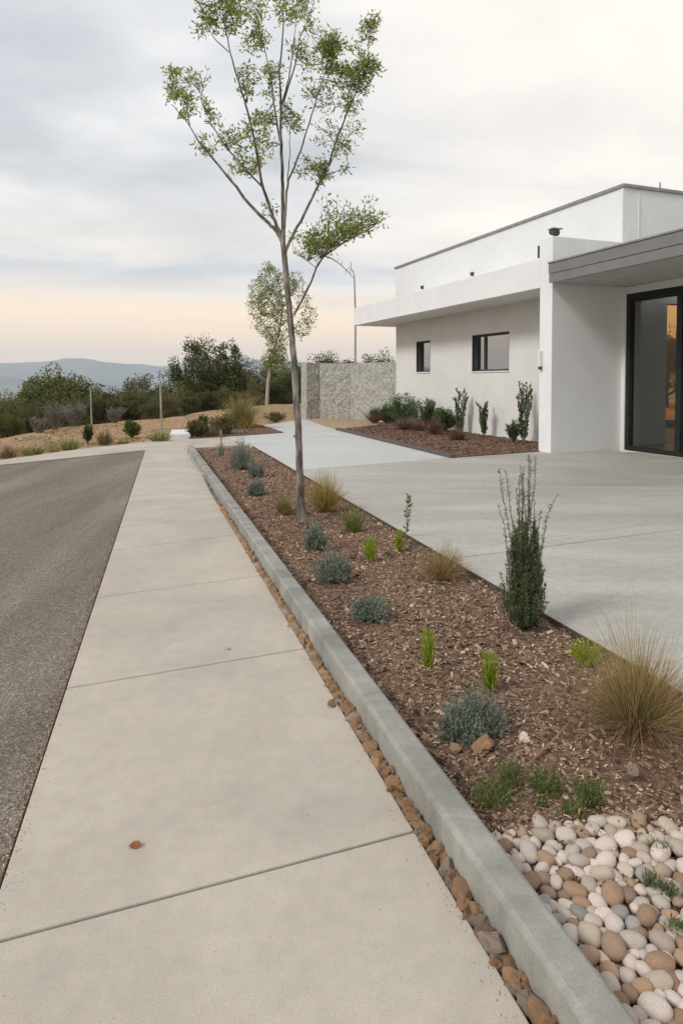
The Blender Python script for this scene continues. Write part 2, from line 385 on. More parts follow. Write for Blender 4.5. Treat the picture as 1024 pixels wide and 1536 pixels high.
def mountains():
    for (r0, r1, amp, base, seed, nm) in ((4600,5800,55,-8,2.0,'foothills'),(6800,9100,85,175,7.3,'mountains')):
        m = MB(); nr = 16; azs = [-180+.5*i for i in range(720)]; fs = []
        for j in range(nr+1):
            f = j/nr; r = r0+(r1-r0)*f
            for a in azs:
                x, y = r*math.sin(R(a)), r*math.cos(R(a))
                prof = base+amp*fbm(math.sin(R(a))*5+seed, math.cos(R(a))*5, seed, 4)
                if nm == 'mountains': prof += 62*math.exp(-((a+21)/2.5)**2)+45*math.exp(-((a+9)/4)**2)-25*math.exp(-((a+15)/2)**2)
                sh = math.sin(math.pi*min(1,f*1.02))**.9
                z = -100+(prof+100)*sh+(35*fbm(x*.0016, y*.0016, seed, 5))*sh
                m.v.append((x, y, z))
        n = len(azs)
        for j in range(nr):
            for k in range(n): fs.append((j*n+k, j*n+(k+1)%n, (j+1)*n+(k+1)%n, (j+1)*n+k))
        m.f = fs; m.m = [0]*len(fs)
        tag(m.build(nm, M['mountain'], smooth=True), kind='structure')
mountains()

# ------------------------------------------------------------------ pavement
def inter(p, q, a, b):
    d1 = (q-p); d2 = (b-a); den = d1.x*d2.y-d1.y*d2.x
    s = ((a.x-p.x)*d2.y-(a.y-p.y)*d2.x)/den
    return p+d1*s
Lp, Lq = G(218,675), G(0,1335)
Rp, Rq = G(338,775), G(795,1536)
KH = .105
Kp, Kq = G(290,680,KH), G(805,1426,KH); Kp.z = Kq.z = 0
Cp, Cq = G(377,668), G(919,981)
def on(p, q, Y):
    s = (Y-p.y)/(q.y-p.y); return p+(q-p)*s
def clip(poly, a, b, keep=1):
    out = []; n = len(poly)
    def sd(p): return ((b.x-a.x)*(p.y-a.y)-(b.y-a.y)*(p.x-a.x))*keep
    for i in range(n):
        p, q = poly[i], poly[(i+1)%n]; sp, sq = sd(p), sd(q)
        if sp >= 0: out.append(p)
        if (sp > 0) != (sq > 0) and sp != sq: out.append(p+(q-p)*(sp/(sp-sq)))
    return out
joints = [((0,1411),(618,1247)),((95,1033),(453,973)),((139,897),(385,864)),((163,826),(345,803)),((180,789),(335,778)),((186,768),(327,756)),((199,745),(315,735))]
cuts = []
for a, b in joints:
    a, b = G(*a), G(*b); cuts.append((inter(Lp,Lq,a,b), inter(Rp,Rq,a,b)))
d0 = (cuts[0][0]-cuts[1][0]); d1 = (cuts[0][1]-cuts[1][1])
pre = [(cuts[0][0]+d0*k, cuts[0][1]+d1*k) for k in (3,2,1)]
endc = (G(218,675), G(289,672))
allc = pre+cuts+[endc]
m = MB(); g = .005
for (l0, r0), (l1, r1) in zip(allc, allc[1:]):
    dl = (l1-l0).normalized()*g; dr = (r1-r0).normalized()*g
    m.prism([l0+dl, r0+dr, r1-dr, l1-dl], -.055, 0)
# cross path at the far end
n0, n1 = G(0,697), G(218,675); f0, f1 = G(0,690), G(130,672)
ext1 = n0+(n0-n1)*1.6; ext2 = ext1+Vector((-.55,.45,0))
band = [ext1, n0, n1+Vector((0,.012,0)), G(289,671.7), G(377,667), G(335,655), G(288,658), G(245,660), f1, f0, ext2]
m.prism(band, -.055, -.001)
pav = m.build('pavement', M['walk'], bevel=.005); tag(pav, kind='structure')
m = MB()
Ln = on(Lp,Lq,-1.5)
m.prism([Ln+Vector((-.012,0,0)), Lp+Vector((-.012,-.02,0)), n0+Vector((0,-.03,0)), ext1+Vector((0,-.02,0)), Vector((-22,2,0)), Vector((-22,-6,0)), Vector((-1,-6,0))], -.052, -.022)
tag(m.build('driveway_asphalt', M['asphalt']), kind='structure')
# courtyard
Cn = on(Cp,Cq,-1.0)
HU = R(20.9); UX = Vector((-math.sin(HU), math.cos(HU), 0)); VX = Vector((math.cos(HU), math.sin(HU), 0))
def B(v, u, z=0): p = VX*v+UX*u; p.z = z; return p
court = [Cp, Cq, Cn, Vector((14,-1,0)), Vector((14,9,0)), B(9.3,10.7), B(8.45,10.8), G(674,687), G(504,645), G(456,628.5), G(394,638), G(425,649), G(336,655)]
J1a, J1b = G(499,701), G(674,687)
far = clip(court, J1a, J1b, 1); near = clip(court, J1a, J1b, -1)
def shift(a, b, s): d = (b-a).normalized(); return Vector((-d.y, d.x, 0))*s
s1 = shift(J1a,J1b,.007); far = clip(court, J1a+s1, J1b+s1, 1); near = clip(court, J1a-s1, J1b-s1, -1)
J2a, J2b = G(703,834), G(1024,793); s2 = shift(J2a,J2b,.008)
J3a, J3b = G(690,823), G(1024,779); s3 = shift(J3a,J3b,.004)
mid = clip(near, J3a+s3, J3b+s3, 1)
st = clip(clip(near, J3a-s3, J3b-s3, -1), J2a+s2, J2b+s2, 1)
low = clip(near, J2a-s2, J2b-s2, -1)
m = MB(); m.prism(far, -.055, 0, 1)
for p in (mid, st, low): m.prism(p, -.055, -.002, 0)
tag(m.build('courtyard_paving', [M['court'], M['court_light']], bevel=.003), kind='structure')
# sandy strip beside the stone wall
m = MB(); m.prism([G(456,628), G(504,644.6), B(9.4,19.65), G(527,627), G(459,626.5)], -.05, -.012)
tag(m.build('sand_strip', M['sandpatch']), kind='structure')

# kerb
kd = (Kq-Kp).normalized(); kn = Vector((-kd.y, kd.x, 0))
if kn.x < 0: kn = -kn
gapw = .062
Rn = on(Rp,Rq,0); kshift = 0
Kfront_near = on(Kp,Kq,.75); Kfront_far = G(286,676)+kn*.02
Kfront_far = on(Kp,Kq,(G(288,675)).y-.15)
m = MB()
prof = [(0,-.055),(0,KH-.014),(.004,KH-.005),(.014,KH),(.090,KH),(.099,KH-.005),(.103,KH-.014),(.103,-.055)]
L = (Kfront_far-Kfront_near).length; nseg = 60; ud = (Kfront_far-Kfront_near).normalized()
for i in range(nseg+1):
    p = Kfront_near+ud*L*i/nseg
    for (a, z) in prof:
        j = .0025*fbm(i*.9, a*20, z*20)
        m.v.append(tuple(p+kn*(a+j)+Vector((0,0,z+ (j if z > 0 else 0)))))
k = len(prof)
for i in range(nseg):
    for q in range(k-1): m.f.append((i*k+q, i*k+q+1, (i+1)*k+q+1, (i+1)*k+q)); m.m.append(0)
m.f.append(tuple(range(k-1,-1,-1))); m.f.append(tuple(nseg*k+q for q in range(k))); m.m += [0,0]
tag(m.build('kerb', M['kerb'], smooth=False), kind='structure')
# crumbled near end of the kerb
# strip soil
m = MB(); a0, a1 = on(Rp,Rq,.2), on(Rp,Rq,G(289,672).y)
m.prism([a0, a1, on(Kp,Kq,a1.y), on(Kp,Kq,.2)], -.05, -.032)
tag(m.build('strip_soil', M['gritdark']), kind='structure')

# planting bed ground
def kb(Y): return on(Kp,Kq,Y)+Vector((.107/ max(.3,abs(kn.x)),0,0))
YB0, YB1 = .5, G(294,671.5).y
def bed_z(x, y): return -.012+.026*fbm(x*2.1, y*2.1, 1)+.014*fbm(x*8, y*8, 5)
m = MB(); ni, nj = 300, 44
for i in range(ni+1):
    f = i/ni; Y = YB0+(YB1-YB0)*f**1.4
    a = kb(Y); b = on(Cp,Cq,Y)-Vector((.012,0,0))
    for j in range(nj+1):
        s = j/nj; x = a.x+(b.x-a.x)*s
        e = min(1, s/.06, (1-s)/.06)
        m.v.append((x, Y, -.02*(1-e)+bed_z(x,Y)*e))
for i in range(ni):
    for j in range(nj): p = i*(nj+1)+j; m.f.append((p,p+1,p+nj+2,p+nj+1)); m.m.append(0)
tag(m.build('planting_bed', M['soil'], smooth=True), kind='structure')
# steel edging on the courtyard side
m = MB(); e0, e1 = on(Cp,Cq,.3), on(Cp,Cq,YB1+.3)
dv = Vector((.012,0,0)); m.prism([e0-dv*1.1, e0-dv*.05, e1-dv*.05, e1-dv*1.1], -.05, .007)
tag(m.build('garden_edging', M['steel_edge']), 'thin rusty edging strip between the long mulch bed and the courtyard', 'garden edging')
m = MB(); p0, p1 = G(503,645), G(674,687); n_ = Vector(((p1-p0).y, -(p1-p0).x, 0)).normalized()
if n_.x < 0: n_ = -n_
sg = 14; rows = []
pts = [p0+(p1-p0)*i/sg for i in range(sg+1)]
m.prism([p0, p1, p1+n_*.13, p0+n_*.13], -.05, .06)
tag(m.build('garden_edging', M['timber'], bevel=.008), 'dark weathered timber edging along the bed in front of the white house wall', 'garden edging')
# house bed ground
hb = [G(503,644.5)+n_*.13, G(674,686.5)+n_*.13, B(8.45,10.86), B(9.4,10.88), B(9.4,19.65)]
m = MB(); m.prism(hb, -.05, .012)
tag(m.build('house_bed', M['soil']), kind='structure')
rb = [G(284,658.5), G(336,655.5), G(425,649.3), G(393,638.4), G(360,636), G(300,640), G(282,648)]
m = MB(); m.prism(rb, -.05, .02); 
tag(m.build('small_bed', M['soil']), kind='structure')

def inpoly(p, poly):
    c = False; n = len(poly); j = n-1
    for i in range(n):
        a, b = poly[i], poly[j]
        if (a[1] > p[1]) != (b[1] > p[1]) and p[0] < (b[0]-a[0])*(p[1]-a[1])/(b[1]-a[1])+a[0]: c = not c
        j = i
    return c
def chip(m, x, y, z, s):
    rz = U(0,6.28); tilt = U(-.6,.6); t2 = U(-.6,.6)
    mt = Matrix.Rotation(rz,3,'Z') @ Matrix.Rotation(tilt,3,'X') @ Matrix.Rotation(t2,3,'Y')
    a, b, c = s*U(.6,1.5), s*U(.3,.7), s*U(.12,.4)
    vs = [(-a,-b*U(.3,1),0),(a*U(.6,1),-b,U(-.2,.2)*c),(a*U(.5,1),b*U(.5,1),0),(-a*U(.6,1),b,0),(U(-.4,.4)*a,U(-.3,.3)*b,c),(U(-.4,.4)*a,U(-.3,.3)*b,-c)]
    vs = [mt @ Vector(v)*.5+Vector((x,y,z)) for v in vs]
    m.add(vs, [(0,1,4),(1,2,4),(2,3,4),(3,0,4),(1,0,5),(2,1,5),(3,2,5),(0,3,5)])
m = MB()
cob_t = G(900,1240).y
for (y0, y1, dens, s0, s1) in ((1.75,3.2,7000,.006,.020),(3.2,5.2,4200,.008,.022),(5.2,8,2100,.011,.026),(8,14,850,.015,.034)):
    n = int((y1-y0)*1.32*dens)
    for _ in range(n):
        Y = U(y0,min(y1,YB1)); a = kb(Y).x; b = on(Cp,Cq,Y).x; x = U(a+.01,b-.018)
        if fbm(x*1.2,Y*1.2,9)+U(-.6,.6) < -.35: continue
        s = U(s0,s1)*(1 if random.random()>.04 else 1.7)
        chip(m, x, Y, bed_z(x,Y)+s*.15, s)
for _ in range(2600):
    Y = U(1.75,8) if random.random() < .75 else U(1.75,4); a = kb(Y).x; b = on(Cp,Cq,Y).x; x = U(a+.01,b-.018)
    if fbm(x*2.2,Y*2.2,19) < -.05 and random.random() < .8: continue
    s = U(.018,.042); chip(m, x, Y, bed_z(x,Y)+s*.18, s)
tag(m.build('bark_mulch', M['chips']), 'brown bark mulch and gravel chips covering the long bed', 'mulch', kind='stuff')
m = MB()
for poly, n in ((hb, 5000), (rb, 1800)):
    xs = [p.x for p in poly]; ys = [p.y for p in poly]; k = 0
    while k < n:
        p = (U(min(xs),max(xs)), U(min(ys),max(ys)))
        if inpoly(p, poly): chip(m, p[0], p[1], .022, U(.025,.06)); k += 1
tag(m.build('red_mulch', M['chips_red']), 'reddish brown mulch in the bed below the white wall', 'mulch', kind='stuff')

# ------------------------------------------------------------------ stones
import bmesh
def stone_mesh(name, seed, kind):
    bm = bmesh.new(); bmesh.ops.create_icosphere(bm, subdivisions=3 if kind == 'cobble' else 3, radius=1)
    for v in bm.verts:
        c = v.co.normalized()
        if kind == 'cobble':
            k = 1+.13*noise.noise(c*1.0+Vector((seed*3.1,0,0)))+.04*noise.noise(c*2.6+Vector((seed,5,0)))
            # slightly boxy
            v.co = Vector((math.copysign(abs(c.x)**.88,c.x), math.copysign(abs(c.y)**.88,c.y), math.copysign(abs(c.z)**.9,c.z)))*k
        else:
            k = 1+.45*noise.noise(c*1.3+Vector((seed*2.3,1,0)))+.32*noise.noise(c*3.4+Vector((seed,2,9)))+.14*noise.noise(c*8+Vector((seed,7,9)))
            v.co = c*k
    if kind == 'rock':
        rnd = random.Random(seed)
        for _ in range(4):
            n = Vector((rnd.uniform(-1,1),rnd.uniform(-1,1),rnd.uniform(-1,1))).normalized(); d = rnd.uniform(.62,.85)
            for v in bm.verts:
                e = v.co.dot(n)-d
                if e > 0: v.co -= n*e*.85
    me = bpy.data.meshes.new(name); bm.to_mesh(me); bm.free()
    me.polygons.foreach_set('use_smooth', [kind=='cobble']*len(me.polygons)); me.update(); return me
def place(me, mat, name, loc, sca, rot, label, cat, group):
    o = bpy.data.objects.new(name, me); COL.objects.link(o)
    o.material_slots[0].link = 'OBJECT' if o.material_slots else 'DATA'
    o.material_slots[0].material = mat
    o.location = loc; o.scale = sca; o.rotation_euler = rot
    tag(o, label, cat, group); return o
cob = [stone_mesh('river_cobble', i+1, 'cobble') for i in range(10)]
rok = [stone_mesh('rock', i+1, 'rock') for i in range(10)]
for me in cob+rok: me.materials.append(M['rock'])
spots = []
def cobok(x, Y):
    a = kb(Y).x; 
    return x > a+.02 and x < min(on(Cp,Cq,Y).x-.03, 1.62) and 1.22 < Y < cob_t+.03*math.sin(x*9)+.02*math.sin(x*23)
for (r0, r1, tries, ov) in ((.023,.029,170,.92),(.0175,.023,3500,.86),(.0135,.0175,9000,.80)):
    for _ in range(tries):
        if len(spots) >= 296: break
        x, Y = U(.3,1.35), U(1.22,cob_t+.05)
        if x > .545*Y+.03 : continue
        if not cobok(x,Y): continue
        r = U(r0,r1)
        if all((x-s[0])**2+(Y-s[1])**2 > (ov*(r+s[2]))**2 for s in spots): spots.append((x,Y,r))
lab = {'white':('pinkish white rounded river cobble in the cobble patch',), 'cream':('cream beige rounded river cobble in the cobble patch',),
       'tan':('orange tan river cobble in the cobble patch',), 'grey':('mid grey river cobble in the cobble patch',), 'brown':('darker brown river cobble in the cobble patch',)}
for x, Y, r in spots:
    k = random.choices(['white','cream','tan','grey','brown'], [52,28,11,5,4])[0]
    zz = U(.35,.62) if r > .023 else U(.1,.5)
    place(random.choice(cob), STONE[k], 'river_cobble', (x,Y,r*zz+.0), (r*U(1.08,1.42), r*U(.88,1.08), r*U(.66,.85)), (U(-.35,.35),U(-.35,.35),U(0,6.28)), lab[k][0], 'cobble', k+' river cobbles in the patch beside the kerb')
# mulch bits caught on and between the cobbles at the patch border
m = MB()
for _ in range(420):
    x = U(.3,1.4); Y = cob_t+random.gauss(-.01,.05)
    if x > kb(Y).x+.01: chip(m, x, Y, U(.012,.034), U(.006,.018))
tag(m.build('stray_mulch', M['chips']), 'loose mulch bits scattered over the border of the cobble patch', 'mulch', kind='stuff')
# small gravel under the cobbles
m = MB()
for _ in range(2600):
    x, Y = U(.35,1.75), U(1.1,cob_t+.04)
    if x > kb(Y).x+.01 and x < on(Cp,Cq,Y).x-.02: chip(m, x, Y, bed_z(x,Y)+.004, U(.008,.02))
tag(m.build('grit', M['chips']), 'brown grit showing between the river cobbles', 'gravel', kind='stuff')
# orange rocks in the strip
sp = []; Y = 1.28; cnt = 0
far_m = MB()
while Y < YB1:
    a = on(Rp,Rq,Y).x; b = on(Kp,Kq,Y).x; w = b-a
    s = U(.019,.035)
    rows_ = 1 if s > .026 else 2
    for q in range(rows_):
        if rows_ == 1: x = a+w*U(.35,.65)
        else: x = a+w*(.25+.5*q)+U(-.005,.005)
        if cnt < 296:
            place(random.choice(rok), M['rock'] if random.random() > .2 else M['rockpale'], 'rock', (x, Y+U(-.008,.008), -.022+s*.45*U(.6,1.2)), (s*U(.7,1.0)*(1 if rows_==1 else .85), s*U(.9,1.3), s*U(.7,1.0)), (U(-.5,.5),U(-.5,.5),U(0,6.28)),
                  'rough orange brown rock in the narrow strip between pavement and kerb', 'rock', 'rocks in the strip beside the kerb'); cnt += 1
        else:
            chip(far_m, x, Y, -.01, s*2.2)
    Y += s*U(.95,1.3)
if far_m.v: tag(far_m.build('strip_gravel', M['rockpale']), 'tan stones in the far end of the strip between pavement and kerb', 'gravel', kind='stuff')
def rock(px, py, s, mat, label, flat=.6):
    p = G(px,py); place(random.choice(rok), mat, 'rock', (p.x,p.y,s*flat*.5), (s,s*.75,s*flat), (0,0,U(0,6)), label, 'rock', None)
rock(497,1058,.024,M['rock'],'small orange rock lying on the pavement edge next to the rock strip')
rock(342,974,.012,STONE['grey'],'tiny dark pebble lying on the pavement slab near a joint')
rock(722,1122,.045,M['rock'],'reddish rock in the mulch below the blue grey double cushion shrub')
rock(785,1108,.03,STONE['white'],'flat whitish stone on the mulch right of the blue grey double shrub', .4)
rock(684,1124,.03,M['rock'],'brown rock in the mulch just left of the blue grey double shrub', .5)
rock(950,1158,.03,M['rockpale'],'pale brown stone on the mulch below the big feathery grass', .5)

# ------------------------------------------------------------------ plants
def blades(m, n, h, spread, w, base=.03, lean=(.1,.8), droop=.3, mi=0, seg=5, hv=.35, c=Vector((0,0,0)), fount=False):
    for _ in range(n):
        a = U(0,6.283); o = Vector((math.cos(a), math.sin(a), 0))
        L = h*U(1-hv,1); ln = U(*lean)*spread; b = c+Vector((U(-1,1),U(-1,1),0))*base
        tw = Vector((-o.y,o.x,0))*U(-.15,.15)
        if fount:
            e = (lean[0]*.25+(min(1.42,lean[1]*1.25)-lean[0]*.25)*math.sqrt(random.random())); kx = math.sin(e)*spread*U(.75,1.12); kz = math.cos(e)*L+.22*h
            dr_ = droop*U(.6,1.3)*math.sin(e)
            pts = [b+(o+tw*(i/seg))*kx*(i/seg)**.95+Vector((0,0,max(.002,kz*(i/seg)-dr_*(kz*.4+.25*h)*(i/seg)**2.3))) for i in range(seg+1)]
        else:
            pts = [b+(o+tw*(i/seg))*ln*(i/seg)**1.5+Vector((0,0,L*((i/seg)-droop*U(.8,1.2)*(ln/max(spread,.01))*(i/seg)**2.4))) for i in range(seg+1)]
        m.strip(pts, w*U(.7,1.2), mi)
def cushion(mf, ms, n, rx, h, leafn, L, W, c=Vector((0,0,0))):
    for _ in range(n):
        a = U(0,6.283); e = math.acos(U(0.0,1)); k = U(.62,1.05)*(1+.16*math.sin(a*3+c.x*50+rx*90)+.12*math.sin(a*5+e*4+h*70))
        tip = c+Vector((math.cos(a)*math.sin(e)*rx*k, math.sin(a)*math.sin(e)*rx*k, h*math.cos(e)**.8*k+.008))
        b = c+Vector((math.cos(a)*rx*.22,math.sin(a)*rx*.22,0))*U(0,1); mid = b+(tip-b)*.5+Vector((0,0,-h*.06))
        ms.strip([b,mid,tip], W*.6)
        d = (tip-mid).normalized()
        for i in range(leafn):
            f = U(.25,1)
            p = mid+(tip-mid)*f if random.random()<.75 else b+(mid-b)*f
            mf.leaf(p, d*.8+Vector((U(-1,1),U(-1,1),U(-.6,1)))*.8, L*U(.7,1.2), W)
def plant(name, p, label, cat, parts, group=None, rz=0):
    e = empty(name, p, rz); tag(e, label, cat, group)
    for nm, mb, mat in parts:
        if mb.v: mb.build(nm, mat, e)
    return e
def ppm(px, py): return 1000.0/G(px,py).y     # photo pixels per metre at that ground point
BZ = Vector((0,0,-.01))
# blue-grey cushions
for (px, py, wpx, hpx, n, ln, lab_) in (
    (500,868,58,44,420,11,'round blue grey cushion shrub, larger of the pair right of the tree base'),
    (472,823,38,42,300,10,'small blue grey cushion shrub right beside the tree trunk foot'),
    (558,926,62,34,380,11,'low flat blue grey cushion shrub halfway between the kerb and tan grass'),
    (384,741,28,26,170,9,'small blue grey tuft shrub left of the tree, nearer of a pair'),
    (383,714,28,24,170,9,'small blue grey tuft shrub left of the tree, farther of a pair')):
    p = G(px,py)+BZ; s = ppm(px,py); mf, ms = MB(), MB(); sz = max(1, 1.7*G(px,py).y/4.0)
    cushion(mf, ms, int(n*1.2), wpx/s/2*1.0, hpx/s*.92, ln, .012*sz**.7, .0034*sz**.7); [cushion(mf, ms, n//5, wpx/s/2*U(.4,.6), hpx/s*U(.6,.9), ln, .012*sz**.7, .0034*sz**.7, Vector((U(-.5,.5)*wpx/s*.7, U(-.3,.3)*wpx/s*.6, 0))) for _ in range(3)]
    plant('cushion_shrub', p, lab_, 'shrub', [('foliage',mf,M['blue']),('stem',ms,M['twig'])])
p = G(708,1104)+BZ; s = ppm(708,1104); mf, ms = MB(), MB()
for (ox, oy, rx, h) in ((-26,0,30,68),(24,-8,32,72),(0,14,22,40),(2,-10,26,78)):
    cushion(mf, ms, 330, rx/s, h/s*.92, 13, .011, .0036, Vector((ox/s, -oy/s, 0)))
plant('cushion_shrub', p, 'large blue grey double cushion shrub nearest the kerb', 'shrub', [('foliage',mf,M['blue']),('stem',ms,M['twig'])])
# spiky grey plant at far end
p = G(362,702)+BZ; s = ppm(362,702); mf, ms = MB(), MB()
cushion(mf, ms, 260, 22/s, 42/s, 8, .035, .009); blades(mf, 40, 66/s, 14/s, .008, .06)
plant('lavender', p, 'tall grey green lavender with upright spikes at the far end of the bed', 'shrub', [('foliage',mf,M['blue']),('stem',ms,M['twig'])])
p = G(332,682)+BZ; s = ppm(332,682); mf = MB(); blades(mf, 60, 26/s, 14/s, .008, .05); m2 = MB()
m2.tube([(0,0,0),(0,0,22/s),(0,0,38/s)],[.01,.012,.03],6); 
plant('dried_flower', p, 'pale dried flower stalk with thin grey leaves near the end of the kerb', 'plant', [('foliage',mf,M['blue']),('flower_stalk',m2,M['straw'])])
# grasses
def grass(px, py, specs, label, mats, name='ornamental_grass', cat='ornamental grass'):
    p = G(px,py)+BZ; s = ppm(px,py); m = MB()
    for i, (n, hp, sp_, w, ln, dr) in enumerate(specs): blades(m, int(n*1.5), hp/s*.98, sp_/s*1.12, w, .05 if i < 2 else .04, ln, dr, mi=min(i,len(mats)-1), fount=True, seg=6)
    o = m.build(name, [M[k] for k in mats], loc=p); tag(o, label, cat); return o
grass(488,766,[(260,66,36,.007,(.1,1),.35),(70,40,24,.009,(.1,.9),.2),(260,62,42,.005,(.2,1.1),.5)],'golden feathery grass clump directly right of the tree trunk',['golden','greenblade','golden'])
grass(427,769,[(70,30,26,.007,(.1,1),.5),(110,26,16,.009,(.1,.9),.1),(30,44,24,.004,(.3,1.2),.5)],'small yellow green grass tuft left of the tree trunk',['straw','greenblade','straw'])
grass(664,866,[(330,60,52,.0042,(.1,1.0),.75),(30,30,26,.006,(.1,.9),.3),(260,66,46,.0036,(.2,1.1),.7)],'dry tan grass clump at the courtyard edge beside the small sapling',['straw','greenblade','straw'])
grass(531,796,[(120,40,22,.006,(.1,1),.1),(50,46,22,.005,(.2,1),.2)],'thin olive green tuft between the golden grass and the lime tufts',['green','golden'])
grass(955,1096,[(520,150,120,.0032,(.1,.9),.45),(260,95,62,.0042,(.05,.8),.15),(330,170,150,.0024,(.3,1.1),.55)],'big feathery green and straw grass near the right edge of the bed',['straw','greenblade','straw'])
# wispy tall stems of the big grass
p = G(955,1096)+BZ; s = ppm(955,1096); m = MB()
for k in range(90):
    a = U(0,6.28); h = U(130,215)/s; l_ = U(20,125)/s
    m.strip([Vector((0,0,0)), Vector((math.cos(a)*l_*.25,math.sin(a)*l_*.25,h*.5)), Vector((math.cos(a)*l_*.6,math.sin(a)*l_*.6,h*.85)), Vector((math.cos(a)*l_,math.sin(a)*l_,h))], .0022)
gb = bpy.data.objects['ornamental_grass.004'] if 'ornamental_grass.004' in bpy.data.objects else None
o = m.build('seed_stalk', M['golden'], parent=gb); 
m = MB()
for _ in range(260):
    a = U(1.6,4.9); o_ = Vector((math.cos(a), math.sin(a), 0)); L = U(60,165)/s; z0 = U(0,.03)
    m.strip([Vector((0,0,z0)), o_*L*.35+Vector((0,0,U(.05,.12))), o_*L*.7+Vector((U(-.02,.02),U(-.02,.02),U(.02,.07))), o_*L+Vector((U(-.03,.03),U(-.03,.03),.008))], .0022)
m.build('dry_skirt', M['redblade'], parent=gb)
# lime green clumps
def spike(px, py, n, hp, wp, label, w=.007, lean=(.3,1)):
    p = G(px,py)+BZ; s = ppm(px,py); m = MB(); blades(m, n, hp/s*1.06, wp/s*.62, w, wp/s*.18, lean, .05, seg=4, hv=.62)
    for _ in range(n*5):
        a = U(0,6.28); z = U(.05,1)**1.25*.9*hp/s; r_ = wp/s*(.22+.26*math.sin(min(1,z*s/hp*1.1)*2.6+.2))*math.sqrt(U(0,1)); q = Vector((math.cos(a)*r_,math.sin(a)*r_,z))
        m.leaf(q, Vector((math.cos(a)*.4,math.sin(a)*.4,1)), hp/s*.16, w*.75)
    tag(m.build('lime_tuft', M['bright'], loc=p), label, 'plant')
spike(641,1003,70,64,18,'narrow upright lime green tuft in the open mulch, nearest the kerb',.006)
spike(734,1031,60,60,24,'lime green tuft standing just behind the blue grey double shrub',.007)
spike(878,992,80,34,52,'wide low lime green rosette at the courtyard edge',.009,(.4,1.2))
spike(555,838,60,34,22,'rounded lime green tuft, second nearest to the tree trunk',.010)
spike(598,824,45,32,15,'slim lime green tuft at the foot of the small sapling',.009)
# sapling
def sapling(p, h, label, leafmat, n, L, W, name='sapling', stems=1, spread=.05, cat='shrub', wob=.02):
    mf, ms = MB(), MB()
    for k in range(stems):
        a = U(0,6.28); tip = Vector((math.cos(a)*spread*U(.3,1), math.sin(a)*spread*U(.3,1), h*U(.75,1)))
        pts = [tip*(i/6)+Vector((U(-1,1),U(-1,1),0))*wob*(i>0) for i in range(7)]
        ms.tube(pts, [h*.008*(1-.7*i/6) for i in range(7)], 5)
        for i in range(n):
            f = U(.1,1); j = min(5,int(f*6)); q = pts[j]+(pts[j+1]-pts[j])*(f*6-j)
            b = U(0,6.28); mf.leaf(q, Vector((math.cos(b),math.sin(b),U(.4,1.6))), L*U(.7,1.2), W)
    return plant(name, p, label, cat, [('stem',ms,M['twig']),('foliage',mf,leafmat)])
s = ppm(610,808); sapling(G(608,806)+BZ, 76/s, 'slender sapling with small leaves at the courtyard edge', M['green'], 60, .05, .016, wob=.012)
# tall dark rosemary
p = G(786,938)+BZ; s = ppm(786,938); mf, ms = MB(), MB(); 
for k in range(175):
    a = U(0,6.28); k2 = random.random(); hh = (U(40,165) if k2 < .88 else U(180,270))/s
    rr = (U(.55,1.05)*34*(1-.72*max(0,hh*s-55)/110) if hh*s < 170 else U(.05,1)**1.4*42)/s
    o_ = Vector((math.cos(a),math.sin(a),0)); pts = []
    for i in range(7):
        f = i/6; pts.append(o_*rr*(f**.45 if hh*s < 170 else f**1.1)+o_*.02+Vector((U(-1,1)*.011,U(-1,1)*.011,hh*f)))
    if hh*s > 170: pts = [q+o_*rr*.25*(i/6)**3+Vector((math.sin(a*7),math.cos(a*5),0))*.02*(i/6)**2 for i, q in enumerate(pts)]
    ms.tube(pts, [.0035*(1-.75*i/6) for i in range(7)], 4)
    for i in range(int(150*hh/.45)):
        f = U(.04,.99); 
        if hh*s > 180 and random.random() < .45: continue
        j = min(5,int(f*6)); q = pts[j]+(pts[j+1]-pts[j])*(f*6-j)
        b = U(0,6.28); mf.leaf(q, Vector((math.cos(b),math.sin(b),U(.3,1.6))), .021*U(.7,1.4), .0042)
plant('tall_shrub', p, 'tall dark green upright shrub with wispy tips in front of the courtyard', 'shrub', [('stem',ms,M['darkbark']),('foliage',mf,M['rosemary'])])
# low green herbs
def herb(px, py, n, hp, wp, label, w=.003, mats=('green','straw')):
    p = G(px,py)+BZ; s = ppm(px,py); m = MB(); blades(m, n, hp/s*.9, wp/s*.7, w, wp/s*.34, (.2,1.1), .25, hv=.6)
    blades(m, n//3, hp/s*1.1, wp/s*.8, w*.7, wp/s*.34, (.2,1.1), .25, mi=1, hv=.6)
    for _ in range(n*2):
        a = U(0,6.28); r_ = wp/s*.5*math.sqrt(U(0,1)); m.leaf(Vector((math.cos(a)*r_,math.sin(a)*r_,U(.05,.6)*hp/s)), Vector((U(-1,1),U(-1,1),1)), .016, .004)
    tag(m.build('herb_tuft', [M[k] for k in mats], loc=p), label, 'plant')
herb(738,1198,150,46,60,'low green herb patch near the kerb, above the cobbles')
herb(765,1172,90,52,40,'wispy green herb tuft behind the low patch near the kerb')
herb(818,1184,170,46,52,'olive green herb tuft between the low patch and the dark green tuft')
herb(882,1204,150,56,42,'fresh green tuft above the cobbles, rightmost of the herb tufts')
herb(858,1226,110,36,36,'small dark green tuft touching the cobble patch edge')
herb(812,1208,30,26,16,'tiny pale green sprig between the herb tufts')
herb(597,1190,16,10,10,'tiny green sprig against the back of the kerb')
herb(985,1284,70,40,26,'small dark green sprig at the top of the cobble patch', mats=('rosemary','green'))
herb(978,1336,90,42,26,'dark green sprig rising between the cobbles, left of a pair', mats=('rosemary','green'))
herb(1004,1348,80,40,22,'dark green sprig rising between the cobbles, right of a pair', mats=('rosemary','green'))
